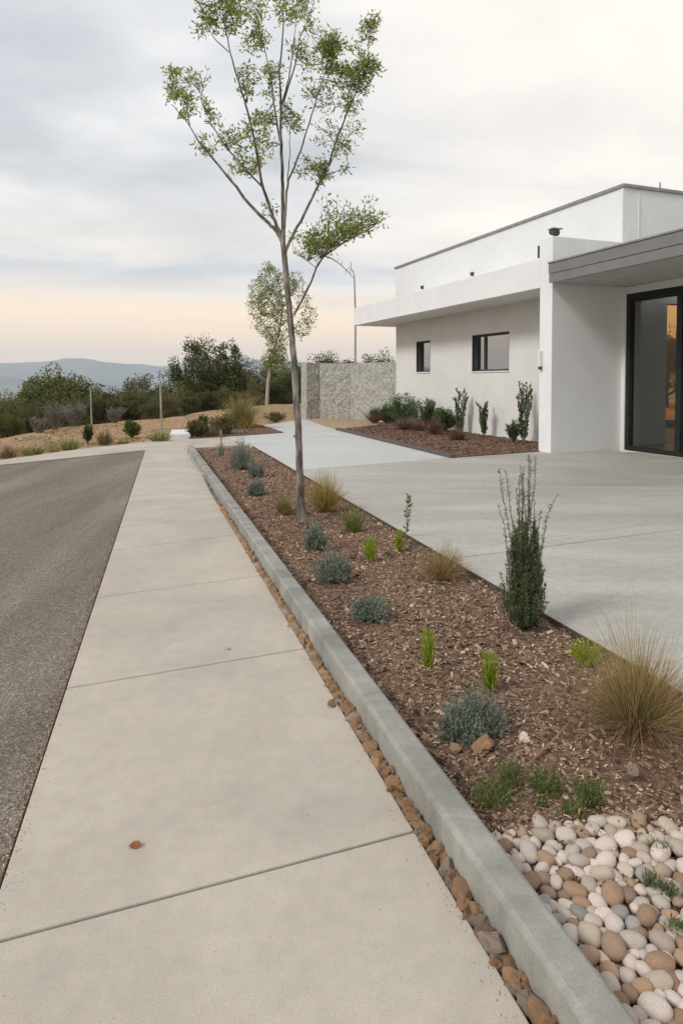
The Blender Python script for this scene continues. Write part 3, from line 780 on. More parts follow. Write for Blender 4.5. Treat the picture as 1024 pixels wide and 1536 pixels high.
herb(1014,1402,80,40,26,'lowest dark green sprig among the cobbles at the right edge', mats=('rosemary','green'))
# dry stick
m = MB(); a, b = G(792,1150), G(872,1078)
m.tube([a+Vector((0,0,.01)), (a+b)/2+Vector((.01,0,.03)), b+Vector((0,0,.05))], [.003,.0028,.0015], 5)
tag(m.build('dry_twig', M['straw']), 'long pale dry twig lying on the mulch below the big grass', 'twig')
m = MB()
for _ in range(900):
    Y = 1.35+6*random.random()**1.5; e = random.random(); a = on(Lp,Lq,Y).x; b = on(Rp,Rq,Y).x
    x = a+abs(random.gauss(0,.02)) if e < .45 else (b-abs(random.gauss(0,.03)) if e < .8 else U(a,b))
    chip(m, x, Y, .001, U(.002,.006) if e < .8 else U(.0015,.004))
tag(m.build('loose_grit', M['chips']), 'fine brown grit strewn along the pavement edges', 'grit', kind='stuff')
m = MB()
for _ in range(2600):
    Y = 1.2+5*random.random()**1.4; x = on(Lp,Lq,Y).x-.012-abs(random.gauss(0,.03)); chip(m, x, Y, -.02, U(.003,.010))
tag(m.build('road_grit', M['chips']), 'loose brown grit gathered along the asphalt edge beside the pavement', 'grit', kind='stuff')
# dead leaf on the pavement
m = MB(); pts = [(-.02,0,.004),(-.008,.010,.012),(.008,.011,.014),(.02,.002,.006),(.008,-.009,.003),(-.008,-.009,.004),(0,0,.002)]
m.add(pts, [(0,1,6),(1,2,6),(2,3,6),(3,4,6),(4,5,6),(5,0,6)]); m.tube([(.02,.002,.006),(.028,.005,.004)],.0008,4)
tag(m.build('fallen_leaf', M['deadleaf'], loc=G(203,1271)), 'curled reddish brown fallen leaf on the pavement slab', 'leaf')

# house-bed plants
def bush(p, r, h, label, n=900, L=.07, W=.025, mat='shrub', group=None):
    mf, ms = MB(), MB()
    for k in range(34):
        a = U(0,6.28); e = U(.1,1.1); tip = Vector((math.cos(a)*math.sin(e)*r, math.sin(a)*math.sin(e)*r, h*math.cos(e)**.6*U(.75,1.1)))
        ms.tube([(0,0,0), tip*.5+Vector((U(-.03,.03),U(-.03,.03),.02)), tip], [.008,.005,.002], 4)
        for i in range(n//34):
            f = U(.3,1); mf.leaf(tip*f+Vector((U(-1,1),U(-1,1),U(-1,1)))*r*.13, Vector((math.cos(a)*.6+U(-.7,.7),math.sin(a)*.6+U(-.7,.7),U(0,1.2))), L*U(.6,1.2), W)
    return plant('bush', p, label, 'shrub', [('stem',ms,M['darkbark']),('foliage',mf,M[mat])], group)
def DW(px, v, dz=0.0):      # ground point on the vertical plane v = const of the house frame
    d = ray(px, 640); s = v/(VX.x*d.x+VX.y*d.y); return Vector((d.x*s, d.y*s, dz))
def hs(p): return 1000/p.y
for (px, v, wp, hp, lab_) in ((604,8.95,46,34,'largest leafy green bush near the left end of the white wall'),(578,9.1,34,18,'low green bush at the corner where the stone wall meets the house'),(637,8.9,36,32,'mid green bush, second from the left below the small window'),(668,8.95,34,24,'dark feathery bush between the rounded bush and the slim shrub')):
    p = DW(px,v,.01); s = hs(p); bush(p, wp/s/2*1.5, hp/s*1.35, lab_, 3400)
for (px, v, wp, hp, lab_, st) in ((690,9.05,19,62,'slim columnar shrub below the large window',10),(725,9.05,19,48,'shorter columnar shrub right of the slim one below the large window',9),(785,8.95,24,84,'tallest columnar shrub next to the white fin wall',12)):
    p = DW(px,v,.01); s = hs(p)
    sapling(p, hp/s*1.1, lab_, M['shrub'], 120, .062, .026, name='columnar_shrub', stems=st, spread=wp/s/2*1.25, wob=.05)
p = DW(770,8.8,.01); s = hs(p); bush(p, 12/s, 34/s, 'small dark bush at the foot of the tallest columnar shrub', 700)
for (px, v, wp, hp, lab_) in ((561,8.75,24,17,'russet dry grass tuft at the left tip of the house bed'),(608,8.35,34,16,'wide russet grass tuft below the largest leafy bush'),(652,8.3,22,20,'russet grass tuft in the middle of the house bed'),(686,8.05,22,15,'russet grass tuft beside the timber edging corner'),(628,8.5,20,12,'thin straw tuft between russet tufts in the house bed')):
    p = DW(px,v,.01); s = hs(p); m = MB(); blades(m, 480, hp/s*1.45, wp/s*.85, .011, .08, (.1,1.1), .4, fount=True)
    tag(m.build('russet_grass', M['redblade'], loc=p), lab_, 'ornamental grass')

# bank plants beside the far path
def bank(px, py, specs, label, mats, base=.08):
    p = G(px,py); p.z = max(terrain_z(p.x,p.y), -.03); s = ppm(px,py); m = MB()
    for i, (n, hp, wp, w) in enumerate(specs): blades(m, int(n*1.3), hp/s*.9, wp/s*.6, w, base+wp/s*.10, (.1,1.05), .35, fount=True, mi=min(i,len(mats)-1))
    tag(m.build('grass_tuft', [M[k] for k in mats], loc=p), label, 'grass tuft')
bank(12,684,[(120,20,24,.012),(60,24,26,.008)],'grey green tuft at the left picture edge of the sandy bank',['olive','straw'])
bank(48,680,[(160,20,44,.012),(120,16,50,.01)],'wide low green tuft left of centre on the sandy bank edge',['green','golden'])
bank(80,676,[(140,22,20,.010)],'straw coloured tuft between green tufts on the bank edge',['straw'])
bank(105,673,[(160,22,26,.012),(60,22,26,.008)],'olive tuft beside the cross path left of the thin grey post',['green','golden'])
bank(157,664,[(140,30,22,.012),(60,32,22,.008)],'tall thin olive tuft right of the thin grey post',['olive','golden'])
bank(184,664,[(100,12,26,.012)],'low pale green tuft beside the path below the round green tuft',['green','straw'])
bank(240,661,[(190,20,36,.012),(60,24,34,.008)],'green grass tuft against the white slab',['green','golden'])
bank(318,655,[(140,26,34,.012)],'olive grass at the front of the small bed beside the path',['olive','golden'])
def bankbush(px, py, wp, hp, label, mat, n=1200):
    p = G(px,py); p.z = max(terrain_z(p.x,p.y), -.03); s = ppm(px,py); return bush(p, wp/s/2, hp/s, label, n, .09, .03, mat)
bankbush(132,664,15,28,'small dark evergreen bush at the foot of the thin grey post','oak',900)
bankbush(198,656,30,24,'round green bush on the sandy bank between the two thin posts','green')
bankbush(305,648,14,26,'small dark upright bush in the small bed left of the big green grass','oak',800)
bankbush(296,656,34,26,'dull olive cushion bush right of the white slab','olive')
bankbush(335,652,50,30,'low grey green mound in front of the big green grass','olive',1500)
bankbush(412,632,44,12,'low dark russet scrub beyond the end of the courtyard','olive',1200)
p = G(362,642); p.z = .0; s = ppm(362,642); m = MB()
blades(m, 420, 50/s, 40/s, .016, .25, (.1,1), .3); blades(m, 260, 66/s, 46/s, .010, .2, (.1,1), .2, mi=1); blades(m, 200, 36/s, 62/s, .012, .4, (.3,1), .4, mi=2)
tag(m.build('ornamental_grass', [M['greenblade'],M['straw'],M['golden']], loc=p), 'big green grass clump with pale plumes in the small bed at the path end', 'ornamental grass')
# white slab
m = MB(); pts = [G(255,657.5), G(286,657), G(283,649.5), G(258,650)]
m.prism(pts, -.04, .10); o = m.build('concrete_slab', M['whitepaint'], bevel=.01); tag(o, 'low white concrete slab at the end of the pavement', 'slab')
# thin posts
def post(px, y0, y1, w, mat, label, Y=None):
    p = G(px,y0); p.z = terrain_z(p.x,p.y); top = D(px-3,y1,p.y).z
    m = MB(); n = 9; m.tube([(0,0,-.1)]+[((-.0)*i/n,0,(top-p.z)*i/n) for i in range(1,n+1)], [w*(1-.2*i/n) for i in range(n+1)], 8)
    e = empty('thin_post', p); tag(e, label, 'post'); e.rotation_euler = (0, R(-1.2), 0)
    m.build('shaft', mat, e); m = MB(); m.tube([(0,0,top-p.z),(0,0,top-p.z+.02)],[w*.95,w*.7],8); m.build('cap', mat, e)
post(138,643,580,.025,M['stake'],'thin grey post at the left in front of the dark trees')
post(243,652,573,.029,M['stake'],'thin pale wooden post behind the white slab')

# ------------------------------------------------------------------ house
H0 = B(10, 14); house = empty('white_house', (H0.x, H0.y, 0), HU)
tag(house, 'modern white flat roofed house with grey entrance canopy and black glazed door', 'house')
def hp(mb, name, mats, parent=None, bevel=0, smooth=False):
    mb.v = [(a-10, b-14, c) for a, b, c in mb.v]
    return mb.build(name, mats, parent or house, bevel=bevel, smooth=smooth)
def panel(m, axis, c0, c1, a0, a1, z0, z1, holes, mi=0):
    # wall slab of thickness c0..c1 across 'axis'; a = run along the wall; holes = (a0,a1,z0,z1)
    As = sorted({a0,a1,*[h[0] for h in holes],*[h[1] for h in holes]}); Zs = sorted({z0,z1,*[h[2] for h in holes],*[h[3] for h in holes]})
    def hole(a, z): return any(h[0] < a < h[1] and h[2] < z < h[3] for h in holes) or not (a0 < a < a1 and z0 < z < z1)
    def P(c, a, z): return (c, a, z) if axis == 'v' else (a, c, z)
    for i in range(len(As)-1):
        for j in range(len(Zs)-1):
            A0, A1, Z0, Z1 = As[i], As[i+1], Zs[j], Zs[j+1]; am, zm = (A0+A1)/2, (Z0+Z1)/2
            if hole(am, zm): continue
            m.add([P(c0,A0,Z0),P(c0,A1,Z0),P(c0,A1,Z1),P(c0,A0,Z1)], [(0,1,2,3)], mi)
            m.add([P(c1,A0,Z0),P(c1,A1,Z0),P(c1,A1,Z1),P(c1,A0,Z1)], [(3,2,1,0)], mi)
            e = 1e-4
            if hole(A0-e*10, zm): m.add([P(c0,A0,Z0),P(c1,A0,Z0),P(c1,A0,Z1),P(c0,A0,Z1)], [(0,1,2,3)], mi)
            if hole(A1+e*10, zm): m.add([P(c0,A1,Z0),P(c1,A1,Z0),P(c1,A1,Z1),P(c0,A1,Z1)], [(0,1,2,3)], mi)
            if hole(am, Z0-e*10): m.add([P(c0,A0,Z0),P(c1,A0,Z0),P(c1,A1,Z0),P(c0,A1,Z0)], [(0,1,2,3)], mi)
            if hole(am, Z1+e*10): m.add([P(c0,A0,Z1),P(c1,A0,Z1),P(c1,A1,Z1),P(c0,A1,Z1)], [(0,1,2,3)], mi)
def hit_v(px, py, v):       # intersection of a sight line with the wall plane v -> (u, z)
    d = ray(px,py); s = v/(VX.x*d.x+VX.y*d.y); return (UX.x*d.x+UX.y*d.y)*s, H+d.z*s
def win(px0, px1, py0, py1):
    ua, _ = hit_v(px0,530,9.4); ub, _ = hit_v(px1,530,9.4); zt = hit_v((px0+px1)/2,py0,9.4)[1]; zb = hit_v((px0+px1)/2,py1,9.4)[1]
    return (min(ua,ub), max(ua,ub), zb, zt)
W1 = win(624,645,511.5,558); W2 = win(707.5,763,500,556.5)
DOOR = (5.9, 10.4, .0, 3.1)
ZS = 3.2; ZO = 3.78; ZM = 5.42
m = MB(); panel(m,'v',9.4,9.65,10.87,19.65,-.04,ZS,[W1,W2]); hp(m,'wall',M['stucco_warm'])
m = MB(); m.box(9.65,10.5,19.4,19.65,-.04,ZS); hp(m,'wall',M['stucco'])
m = MB(); m.box(8.3,10.5,10.5,10.87,-.04,4.14); o = hp(m,'fin_wall',M['stucco'],bevel=.012)
# overhang
UE = hit_v(530,475,8.3)[0]
m = MB(); m.box(8.3,8.46,10.872,UE,ZS,ZO); m.box(8.46,10.49,UE-.16,UE,ZS,ZO); m.box(8.46,10.49,10.872,UE-.16,ZS,ZS+.22)
hp(m,'roof_overhang',M['stucco'],bevel=.01)
UM1 = hit_v(593,430,10.5)[0]; UM0 = hit_v(934,330,10.5)[0]
print('UM', UM0, UM1, 'UE', UE, 'W', W1, W2)
m = MB()
panel(m,'v',10.5,10.7,UM0,UM1,-.04,ZM,[(UM0+.25,19.4,.0,3.1)])
panel(m,'u',UM0+.001,UM0+.2,10.7,16,-.04,ZM,[(11.75,15.8,.0,3.05)])
panel(m,'v',16,16.2,UM0,UM1,-.04,ZM,[(14.5,15.5,.15,4.6)])
panel(m,'u',UM1-.2,UM1-.001,10.7,16,-.04,ZM,[])
hp(m,'wall',M['stucco'])
m = MB(); m.box(10.7,16,UM0+.2,UM1-.2,ZM-.25,ZM-.1); hp(m,'roof',M['fascia'])
m = MB(); m.box(10.46,10.74,UM0-.04,UM1+.04,ZM,ZM+.07); m.box(15.96,16.24,UM0-.04,UM1+.04,ZM,ZM+.07); m.box(10.74,15.96,UM0-.04,UM0+.24,ZM,ZM+.07); m.box(10.74,15.96,UM1-.24,UM1+.04,ZM,ZM+.07)
hp(m,'coping',M['flashing'],bevel=.006)
m = MB(); m.box(10.9,10.93,UM0-.001-.012,UM0,3.7,ZM-.002); hp(m,'corner_trim',M['whitepaint'])
# vertical trim at the corner of the upper block
m = MB(); m.box(10.488,10.499,UM0,UM0+.05,3.9,ZM-.003); hp(m,'corner_trim',M['whitepaint'])
# entrance room
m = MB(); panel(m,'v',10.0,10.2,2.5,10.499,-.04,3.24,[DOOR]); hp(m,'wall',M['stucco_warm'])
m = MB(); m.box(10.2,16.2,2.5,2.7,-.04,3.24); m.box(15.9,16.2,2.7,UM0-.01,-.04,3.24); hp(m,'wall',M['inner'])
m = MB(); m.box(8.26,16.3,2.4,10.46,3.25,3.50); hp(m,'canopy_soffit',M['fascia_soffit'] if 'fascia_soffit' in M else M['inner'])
# canopy: soffit slab, fascia boards, flashing
m = MB(); m.box(8.2,8.26,2.34,10.47,3.24,3.40); m.box(8.215,8.26,2.34,10.465,3.40,3.41); m.box(8.19,8.26,2.33,10.475,3.41,3.60)
m.box(8.26,16.3,2.34,2.4,3.24,3.60); hp(m,'canopy_fascia',M['fascia'])
m = MB(); m.box(8.17,8.34,2.31,10.478,3.602,3.63); m.box(8.34,16.3,2.31,2.48,3.602,3.63); m.box(8.34,16.3,2.48,10.478,3.505,3.56); hp(m,'canopy_flashing',M['flashing'])
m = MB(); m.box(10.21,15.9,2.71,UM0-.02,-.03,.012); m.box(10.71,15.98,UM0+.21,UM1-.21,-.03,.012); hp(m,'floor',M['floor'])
# windows
def window(Wd, split=None, nm='window'):
    u0, u1, z0, z1 = Wd; t = .045
    m = MB(); f0, f1 = 9.50, 9.56
    m.box(f0,f1,u0,u1,z0,z0+t); m.box(f0,f1,u0,u1,z1-t*1.2,z1); m.box(f0,f1,u0,u0+t,z0+t,z1-t*1.2); m.box(f0,f1,u1-t,u1,z0+t,z1-t*1.2)
    if split: m.box(f0-.01,f1-.002,split-t*.6,split+t*.6,z0+t,z1-t*1.2)
    f = hp(m, nm, M['darkgrey'], bevel=.004)
    m = MB(); m.box(9.53,9.536,u0+t,u1-t,z0+t,z1-t*1.2); hp(m,'pane',M['glass'],f)
    m = MB(); m.box(9.375,9.50,u0-.03,u1+.03,z0-.03,z0-.0015); hp(m,'sill',M['whitepaint'],f)
    m = MB(); q = .012
    m.box(9.40,9.50,u0+.0005,u0+q,z0,z1-q); m.box(9.40,9.50,u1-q,u1-.0005,z0,z1-q); m.box(9.40,9.50,u0,u1,z1-q,z1-.0005); hp(m,'reveal',M['darkgrey'],f)
window(W1); window(W2, W2[1]-(W2[1]-W2[0])*.27)
# roller blind behind the left pane of the large window
# sliding door
u0, u1, z0, z1 = DOOR; t = .10
m = MB(); m.box(10.02,10.14,u1-t,u1-.001,.02,z1); m.box(10.02,10.14,u0,u0+t,.02,z1); m.box(10.02,10.14,u0+t,u1-t,z1-.13,z1-.001); m.box(10.02,10.14,u0+t,u1-t,.014,.09)
dr = hp(m,'sliding_door',M['black'],bevel=.004)
for k, uc in enumerate((9.14,7.75)):
    m = MB(); m.box(10.03,10.11,uc-.055,uc+.055,.09,z1-.13); hp(m,'mullion',M['black'],dr,bevel=.003)
for a, b in ((9.195,10.3),(7.805,9.085),(6.0,7.695)):
    m = MB(); m.box(10.07,10.078,a,b,.09,z1-.13); hp(m,'pane',M['doorglass'],dr)
    m = MB(); m.box(10.055,10.069,a,a+.03,.09,z1-.13); m.box(10.055,10.069,b-.03,b,.09,z1-.13); m.box(10.055,10.069,a+.03,b-.03,z1-.17,z1-.13); hp(m,'sash',M['black'],dr)
# back window
m = MB(); m.box(16.06,16.12,14.5,14.56,.15,4.6); m.box(16.06,16.12,15.44,15.5,.15,4.6); m.box(16.06,16.12,14.56,15.44,4.54,4.6); m.box(16.06,16.12,14.56,15.44,.15,.21); f = hp(m,'window',M['black'])
m = MB(); m.box(16.09,16.096,14.56,15.44,.21,4.54); hp(m,'pane',M['clear'],f)
# small fixtures
def fix(px, py, v): return hit_v(px, py, v)
for (px, py) in ((634,431),(709,411)):
    u, z = fix(px,py,10.5); m = MB(); m.box(10.43,10.499,u-.05,u+.05,z-.05,z+.05); hp(m,'roof_vent',M['darkgrey'],bevel=.006)
u, z = fix(808,378,10.5); m = MB(); m.box(10.47,10.499,u-.02,u+.02,z-.15,z+.15); hp(m,'wall_slot',M['black'])
u, z = fix(812,540,8.3); u = max(u,10.62); m = MB(); m.box(8.22,8.299,u-.035,u+.035,z-.13,z+.18); lf = hp(m,'wall_lamp',M['whitepaint'],bevel=.008)
m = MB(); m.box(8.235,8.285,u-.025,u+.025,z-.19,z-.131); hp(m,'lamp_lens',M['darkgrey'],lf)
# floodlight on fin
m = MB(); m.tube([(8.42,10.62,4.14),(8.42,10.62,4.2)],.018,8); m.tube([(8.36,10.60,4.25),(8.52,10.64,4.235)],[.075,.06],12); lf = hp(m,'roof_light',M['darkgrey'])
m = MB(); m.box(8.34,8.56,10.53,10.71,4.29,4.31); hp(m,'light_hood',M['flashing'],lf)
# antenna
m = MB(); d = ray(989,280); s_ = (UM0+.1)/(UX.x*d.x+UX.y*d.y); vv = (VX.x*d.x+VX.y*d.y)*s_
m.tube([(vv,UM0+.1,ZM+.07),(vv,UM0+.1,ZM+.10),(vv,UM0+.1,ZM+.13),(vv,UM0+.1,ZM+.24)],[.03,.03,.014,.012],8); hp(m,'roof_vent_pipe',M['darkgrey'])
# low box at wall base
m = MB(); m.box(9.2,9.399,10.93,11.2,.0,.30); m.box(9.19,9.199,10.96,11.17,.05,.24); hp(m,'service_box',M['darkgrey'],bevel=.01)
# stone wall
P1 = B(9.42,19.66); P2 = D(525,628,24.2); P3 = D(478,628,24.5); P4 = D(460,628,24.25)
sw = empty('stone_wall', (P2.x,P2.y,0)); tag(sw, 'pale split stone garden wall joining the left corner of the house', 'wall')
def wallseg(a, b, h0, h1, th=.35):
    d = (b-a); n = Vector((-d.y,d.x,0)).normalized()
    if n.y < 0: n = -n
    nx, nz = max(4,int(d.length/.09)), 22; m = MB(); vs = []
    for j in range(nz+1):
        for i in range(nx+1):
            q = a+d*i/nx; z = -.05+(h0+(h1-h0)*i/nx+.05)*j/nz
            w = .035*fbm(q.x*3.5, q.y*3.5, z*3.5, 3)*(0 if j == nz else 1)*(0 if i in (0,nx) else 1)
            vs.append(tuple(Vector((q.x,q.y,z))-n*w-Vector((P2.x,P2.y,0))))
    k = len(vs); 
    for (i, j) in ((0,0),(nx,0),(nx,nz),(0,nz)): 
        v = Vector(vs[j*(nx+1)+i])+n*th; vs.append(tuple(v))
    fs = [(j*(nx+1)+i, j*(nx+1)+i+1, (j+1)*(nx+1)+i+1, (j+1)*(nx+1)+i) for j in range(nz) for i in range(nx)]
    top = [nz*(nx+1)+i for i in range(nx+1)]; fs.append(tuple(top)+(k+2,k+3))
    fs.append((k,k+1,k+2,k+3)); fs.append(tuple(j*(nx+1) for j in range(nz+1))+(k+3,k)); fs.append(tuple(j*(nx+1)+nx for j in range(nz+1))+(k+2,k+1))
    m.add(vs, fs); return m.build('wall_panel', M['gabion'], sw)
wallseg(P2+Vector((.004,0,0)), P1, 2.0, 2.0); wallseg(P3+Vector((.004,.03,0)), P2-Vector((.004,0,0)), 2.02, 2.0); wallseg(P4, P3, 2.03, 2.03, .45)
# slender pole behind wall
pb = D(532,600,26.5); pb.z = terrain_z(pb.x,pb.y)
e = empty('slender_pole', pb); tag(e, 'slender grey pole with a hooked tip rising behind the stone wall', 'pole')
def rel(px, py, Y=26.5): return D(px,py,Y)-pb
m = MB(); m.tube([Vector((0,0,-.2)), rel(533,480), rel(532,440), rel(531,412)], [.045,.04,.034,.026], 8); m.build('shaft', M['stake'], e)
m = MB(); m.tube([rel(531,414), rel(529,406), rel(526,404), rel(523,407)], [.022,.02,.018,.012], 6); m.tube([rel(526.5,405), rel(526,392)], [.02,.014], 6); m.build('hook', M['stake'], e)

# ------------------------------------------------------------------ main tree
base = G(452,784); Y0 = base.y
tree = empty('young_tree', (base.x,base.y,0)); tag(tree, 'tall slender young tree with sparse green crown standing in the mulch bed', 'tree')
def c4(x, y): return (220+x/2.56, y/2.56)
def c5(x, y): return (280+x/3.2, 360+y/3.2)
trunk = [(452,787),(451,740),(449,700),(448,660),(446,620),(443,580),(441,540),(437,500),(434,465),(430,430),(428,400),(425,372),(424,350),(424,338)]
rel = lambda px, py, Y: D(px,py,Y)-Vector((base.x,base.y,0))
m = MB(); rt = [.060,.042,.038,.037,.036,.035,.033,.032,.031,.030,.029,.028,.024,.014]
pts = []
for i in range(len(trunk)-1):
    for k in range(4):
        f = k/4; pts.append((trunk[i][0]+(trunk[i+1][0]-trunk[i][0])*f+U(-.4,.4), trunk[i][1]+(trunk[i+1][1]-trunk[i][1])*f, rt[i]+(rt[i+1]-rt[i])*f))
m.tube([rel(p[0],p[1],Y0) for p in pts], [p[2]*.92 for p in pts], 14, rough=.06)
m.tube([rel(442,655,Y0-.02), rel(440,653,Y0-.03)],[.012,.006],6)
m.build('trunk', M['bark'], tree, smooth=True)
br = {
 'b1': (0.028,.0,[(522,930),(500,890),(470,860),(390,780),(330,700),(260,615),(200,545),(150,460),(95,400)],.10),
 'b2': (0.024,.1,[(522,925),(505,880),(480,820),(440,700),(425,600),(405,500),(380,400),(345,290),(315,180),(295,60),(285,-60)],-.22),
 'b2a': (0.012,0,[(440,715),(360,625),(300,560),(250,480),(215,400),(200,340)],-.35),
 'b3': (0.026,0,[(524,930),(522,780),(520,650),(515,520),(515,400),(510,280),(522,150),(525,20),(520,-100)],.05),
 'b3a': (0.013,0,[(512,540),(490,420),(480,320),(455,200),(430,100),(420,-20)],.25),
 'b3b': (0.011,0,[(520,400),(545,300),(560,200),(572,100),(580,-60)],-.1),
 'b3c': (0.012,0,[(525,390),(570,250),(590,140),(640,20),(660,-60)],.3),
 'b4': (0.018,0,[(526,925),(530,850),(535,750),(545,690),(590,580),(625,470),(660,350),(690,260),(705,170)],-.3),
 'b4a': (0.008,0,[(540,700),(548,600),(550,500),(556,450)],.1),
 'b5': (0.021,0,[(527,985),(542,940),(590,850),(650,730),(700,630),(720,560),(770,430),(810,340),(850,240),(850,150),(865,80)],.28),
 'b5a': (0.006,0,[(692,670),(740,655),(770,650)],.3),
 'b7': (0.007,0,[(165,480),(150,400),(105,330),(95,270)],.2),
 'b8': (0.007,0,[(315,200),(260,150),(225,90),(205,20)],-.2),
 'b9': (0.007,0,[(700,640),(735,560),(790,510)],.2),
}
allb = []     # (pixel point, depth)
mb = MB(); ytop0 = 353
def dep(k, py): return Y0+k*max(0,(360-py))/180.0
for nm, (r0, _, pl, k) in br.items():
    P = [c4(*p) for p in pl]; Q = []
    for i in range(len(P)-1):
        for q in range(4): f = q/4; Q.append((P[i][0]+(P[i+1][0]-P[i][0])*f+U(-.6,.6), P[i][1]+(P[i+1][1]-P[i][1])*f+U(-.6,.6)))
    Q.append(P[-1]); n = len(Q)
    k0 = k
    if nm in ('b2a','b3a','b3b','b3c','b4a','b7','b8','b9','b5a'):
        par = {'b2a':'b2','b3a':'b3','b3b':'b3','b3c':'b3','b4a':'b4','b7':'b1','b8':'b2','b9':'b5','b5a':'b5'}[nm]; kp = br[par][3]
        dd = [dep(kp, Q[0][1])+ (k-kp)*(Q[0][1]-q[1])/180.0 for q in Q]
    else: dd = [dep(k, q[1]) for q in Q]
    br[nm] = (r0, 0, pl, k)
    mb.tube([rel(q[0],q[1],d) for q, d in zip(Q,dd)], [max(.0022, r0*.78*(1-.86*i/(n-1))) for i in range(n)], 7)
    allb += [(q[0],q[1],d) for q, d in zip(Q,dd)]
b6 = [(441,472),(455,446),(467,422),(474,402),(483,388),(494,372),(517,363),(540,351),(564,336)]
Q = [rel(x,y,Y0-.10*i/2) for i,(x,y) in enumerate(b6)]; mb.tube(Q, [.012,.0105,.0095,.009,.008,.007,.006,.004,.0025], 7); allb += [(x,y,Y0-.05*i,6) for i,(x,y) in enumerate(b6) if i > 2]
b6a = [(486,384),(498,388),(511,397),(519,405),(524,410),(530,417)]; mb.tube([rel(x,y,Y0-.22) for x,y in b6a], [.006,.005,.004,.0035,.003,.002], 6)
for a in (((511,397),(514,390)),((519,405),(518,412)),((524,410),(529,406)),((505,392),(510,386)),((519,405),(525,400))): mb.tube([rel(*a[0],Y0-.22), rel(*a[1],Y0-.2)], [.0025,.0012], 4)
b6b = [(474,402),(462,392),(450,384),(440,379)]; mb.tube([rel(x,y,Y0-.15) for x,y in b6b], [.005,.004,.003,.002], 5); allb += [(x,y,Y0-.15,6) for x,y in b6b]
mb.build('branch', M['bark'], tree, smooth=True)
cl = [(105,270,25,1),(85,350,30,1),(130,370,38,1),(165,310,45,.6),(150,420,30,1),(210,290,25,.4),(260,450,30,.7),(200,425,25,.5),(225,560,38,.8),(230,390,24,.25),(320,530,44,.6),(360,545,40,.8),(360,640,45,.8),(410,640,38,.8),(430,485,48,1.2),(450,560,45,.7),(400,290,42,.7),(395,350,32,.6),(395,170,40,.9),(430,140,38,1),(400,30,60,1),(330,60,62,.9),(240,100,48,.9),(215,30,35,.7),(300,10,60,1),(470,300,36,.6),(485,350,40,.5),(530,60,45,.8),(520,-30,60,.8),(560,470,46,.8),(545,430,35,.8),(580,190,42,.5),(610,10,45,.7),(630,95,20,.8),(625,235,40,.8),(700,200,56,1.1),(740,165,38,.9),(690,150,36,1),(700,245,40,.9),(750,300,52,1),(790,285,48,1.4),(850,265,48,1.1),(885,250,36,.9),(865,125,46,1),(870,75,35,.8),(812,195,20,.9),(830,330,40,.8),(780,350,40,1),(770,400,45,.7),(700,380,60,.4),(700,510,60,.45),(750,570,45,.7),(805,490,32,.4),(655,640,38,.8),(680,690,34,1.1),(620,640,34,.7),(765,640,18,.4),(692,775,20,.8),(610,885,38,1),(620,920,35,1),(715,885,56,1),(765,860,48,1.1),(740,820,45,.9),(850,810,38,.8),(882,850,34,.8),(800,905,32,.7),(700,940,30,.7),(660,965,22,.6),(580,972,14,.5),(470,800,22,.5),(500,260,40,.4),(450,440,36,.5),(620,350,50,.3),(340,110,30,.6),(580,60,40,.5)]
mt, ml = MB(), MB()
for (cx, cy, r, dn) in cl:
    X, Yp = c4(cx,cy); rp = r/2.56
    src = [q for q in allb if (q[3:]==(6,)) == (cy > 770 and cx > 560)]
    cand = sorted(src, key=lambda q: (q[0]-X)**2+(q[1]+4-Yp)**2+ (200 if q[1] < Yp-rp*.3 else 0))[:5]
    nt_ = max(4, int(rp*.75))
    for k in range(nt_):
        q = random.choice(cand); a = U(0,6.28); rr = rp*1.15*math.sqrt(U(.05,1)); ex, ey = X+math.cos(a)*rr, Yp+math.sin(a)*rr*.9
        dd = q[2]+U(-1,1)*rp/1000*Y0*1.1
        A, Bp = rel(q[0],q[1],q[2]), rel(ex,ey,dd); Mid = (A+Bp)/2+Vector((U(-.02,.02),U(-.02,.02),U(-.01,.03)))
        mt.tube([A,Mid,Bp], [.0026,.002,.001], 4, cap=False)
        n = int(17*dn)
        for i in range(n):
            f = U(.35,1.08); pnt = (Mid+(Bp-Mid)*((f-.5)*2)) if f > .5 else (A+(Mid-A)*(f*2))
            d = (Bp-Mid).normalized()*.5+Vector((U(-1,1),U(-1,1),U(-.7,1)))
            off = Vector((U(-1,1),U(-1,1),U(-1,1)))*.042
            ml.leaf(pnt+off, d, U(.032,.058), U(.012,.019))
mt.build('twigs', M['bark'], tree); ml.build('crown', M['leaf'], tree)

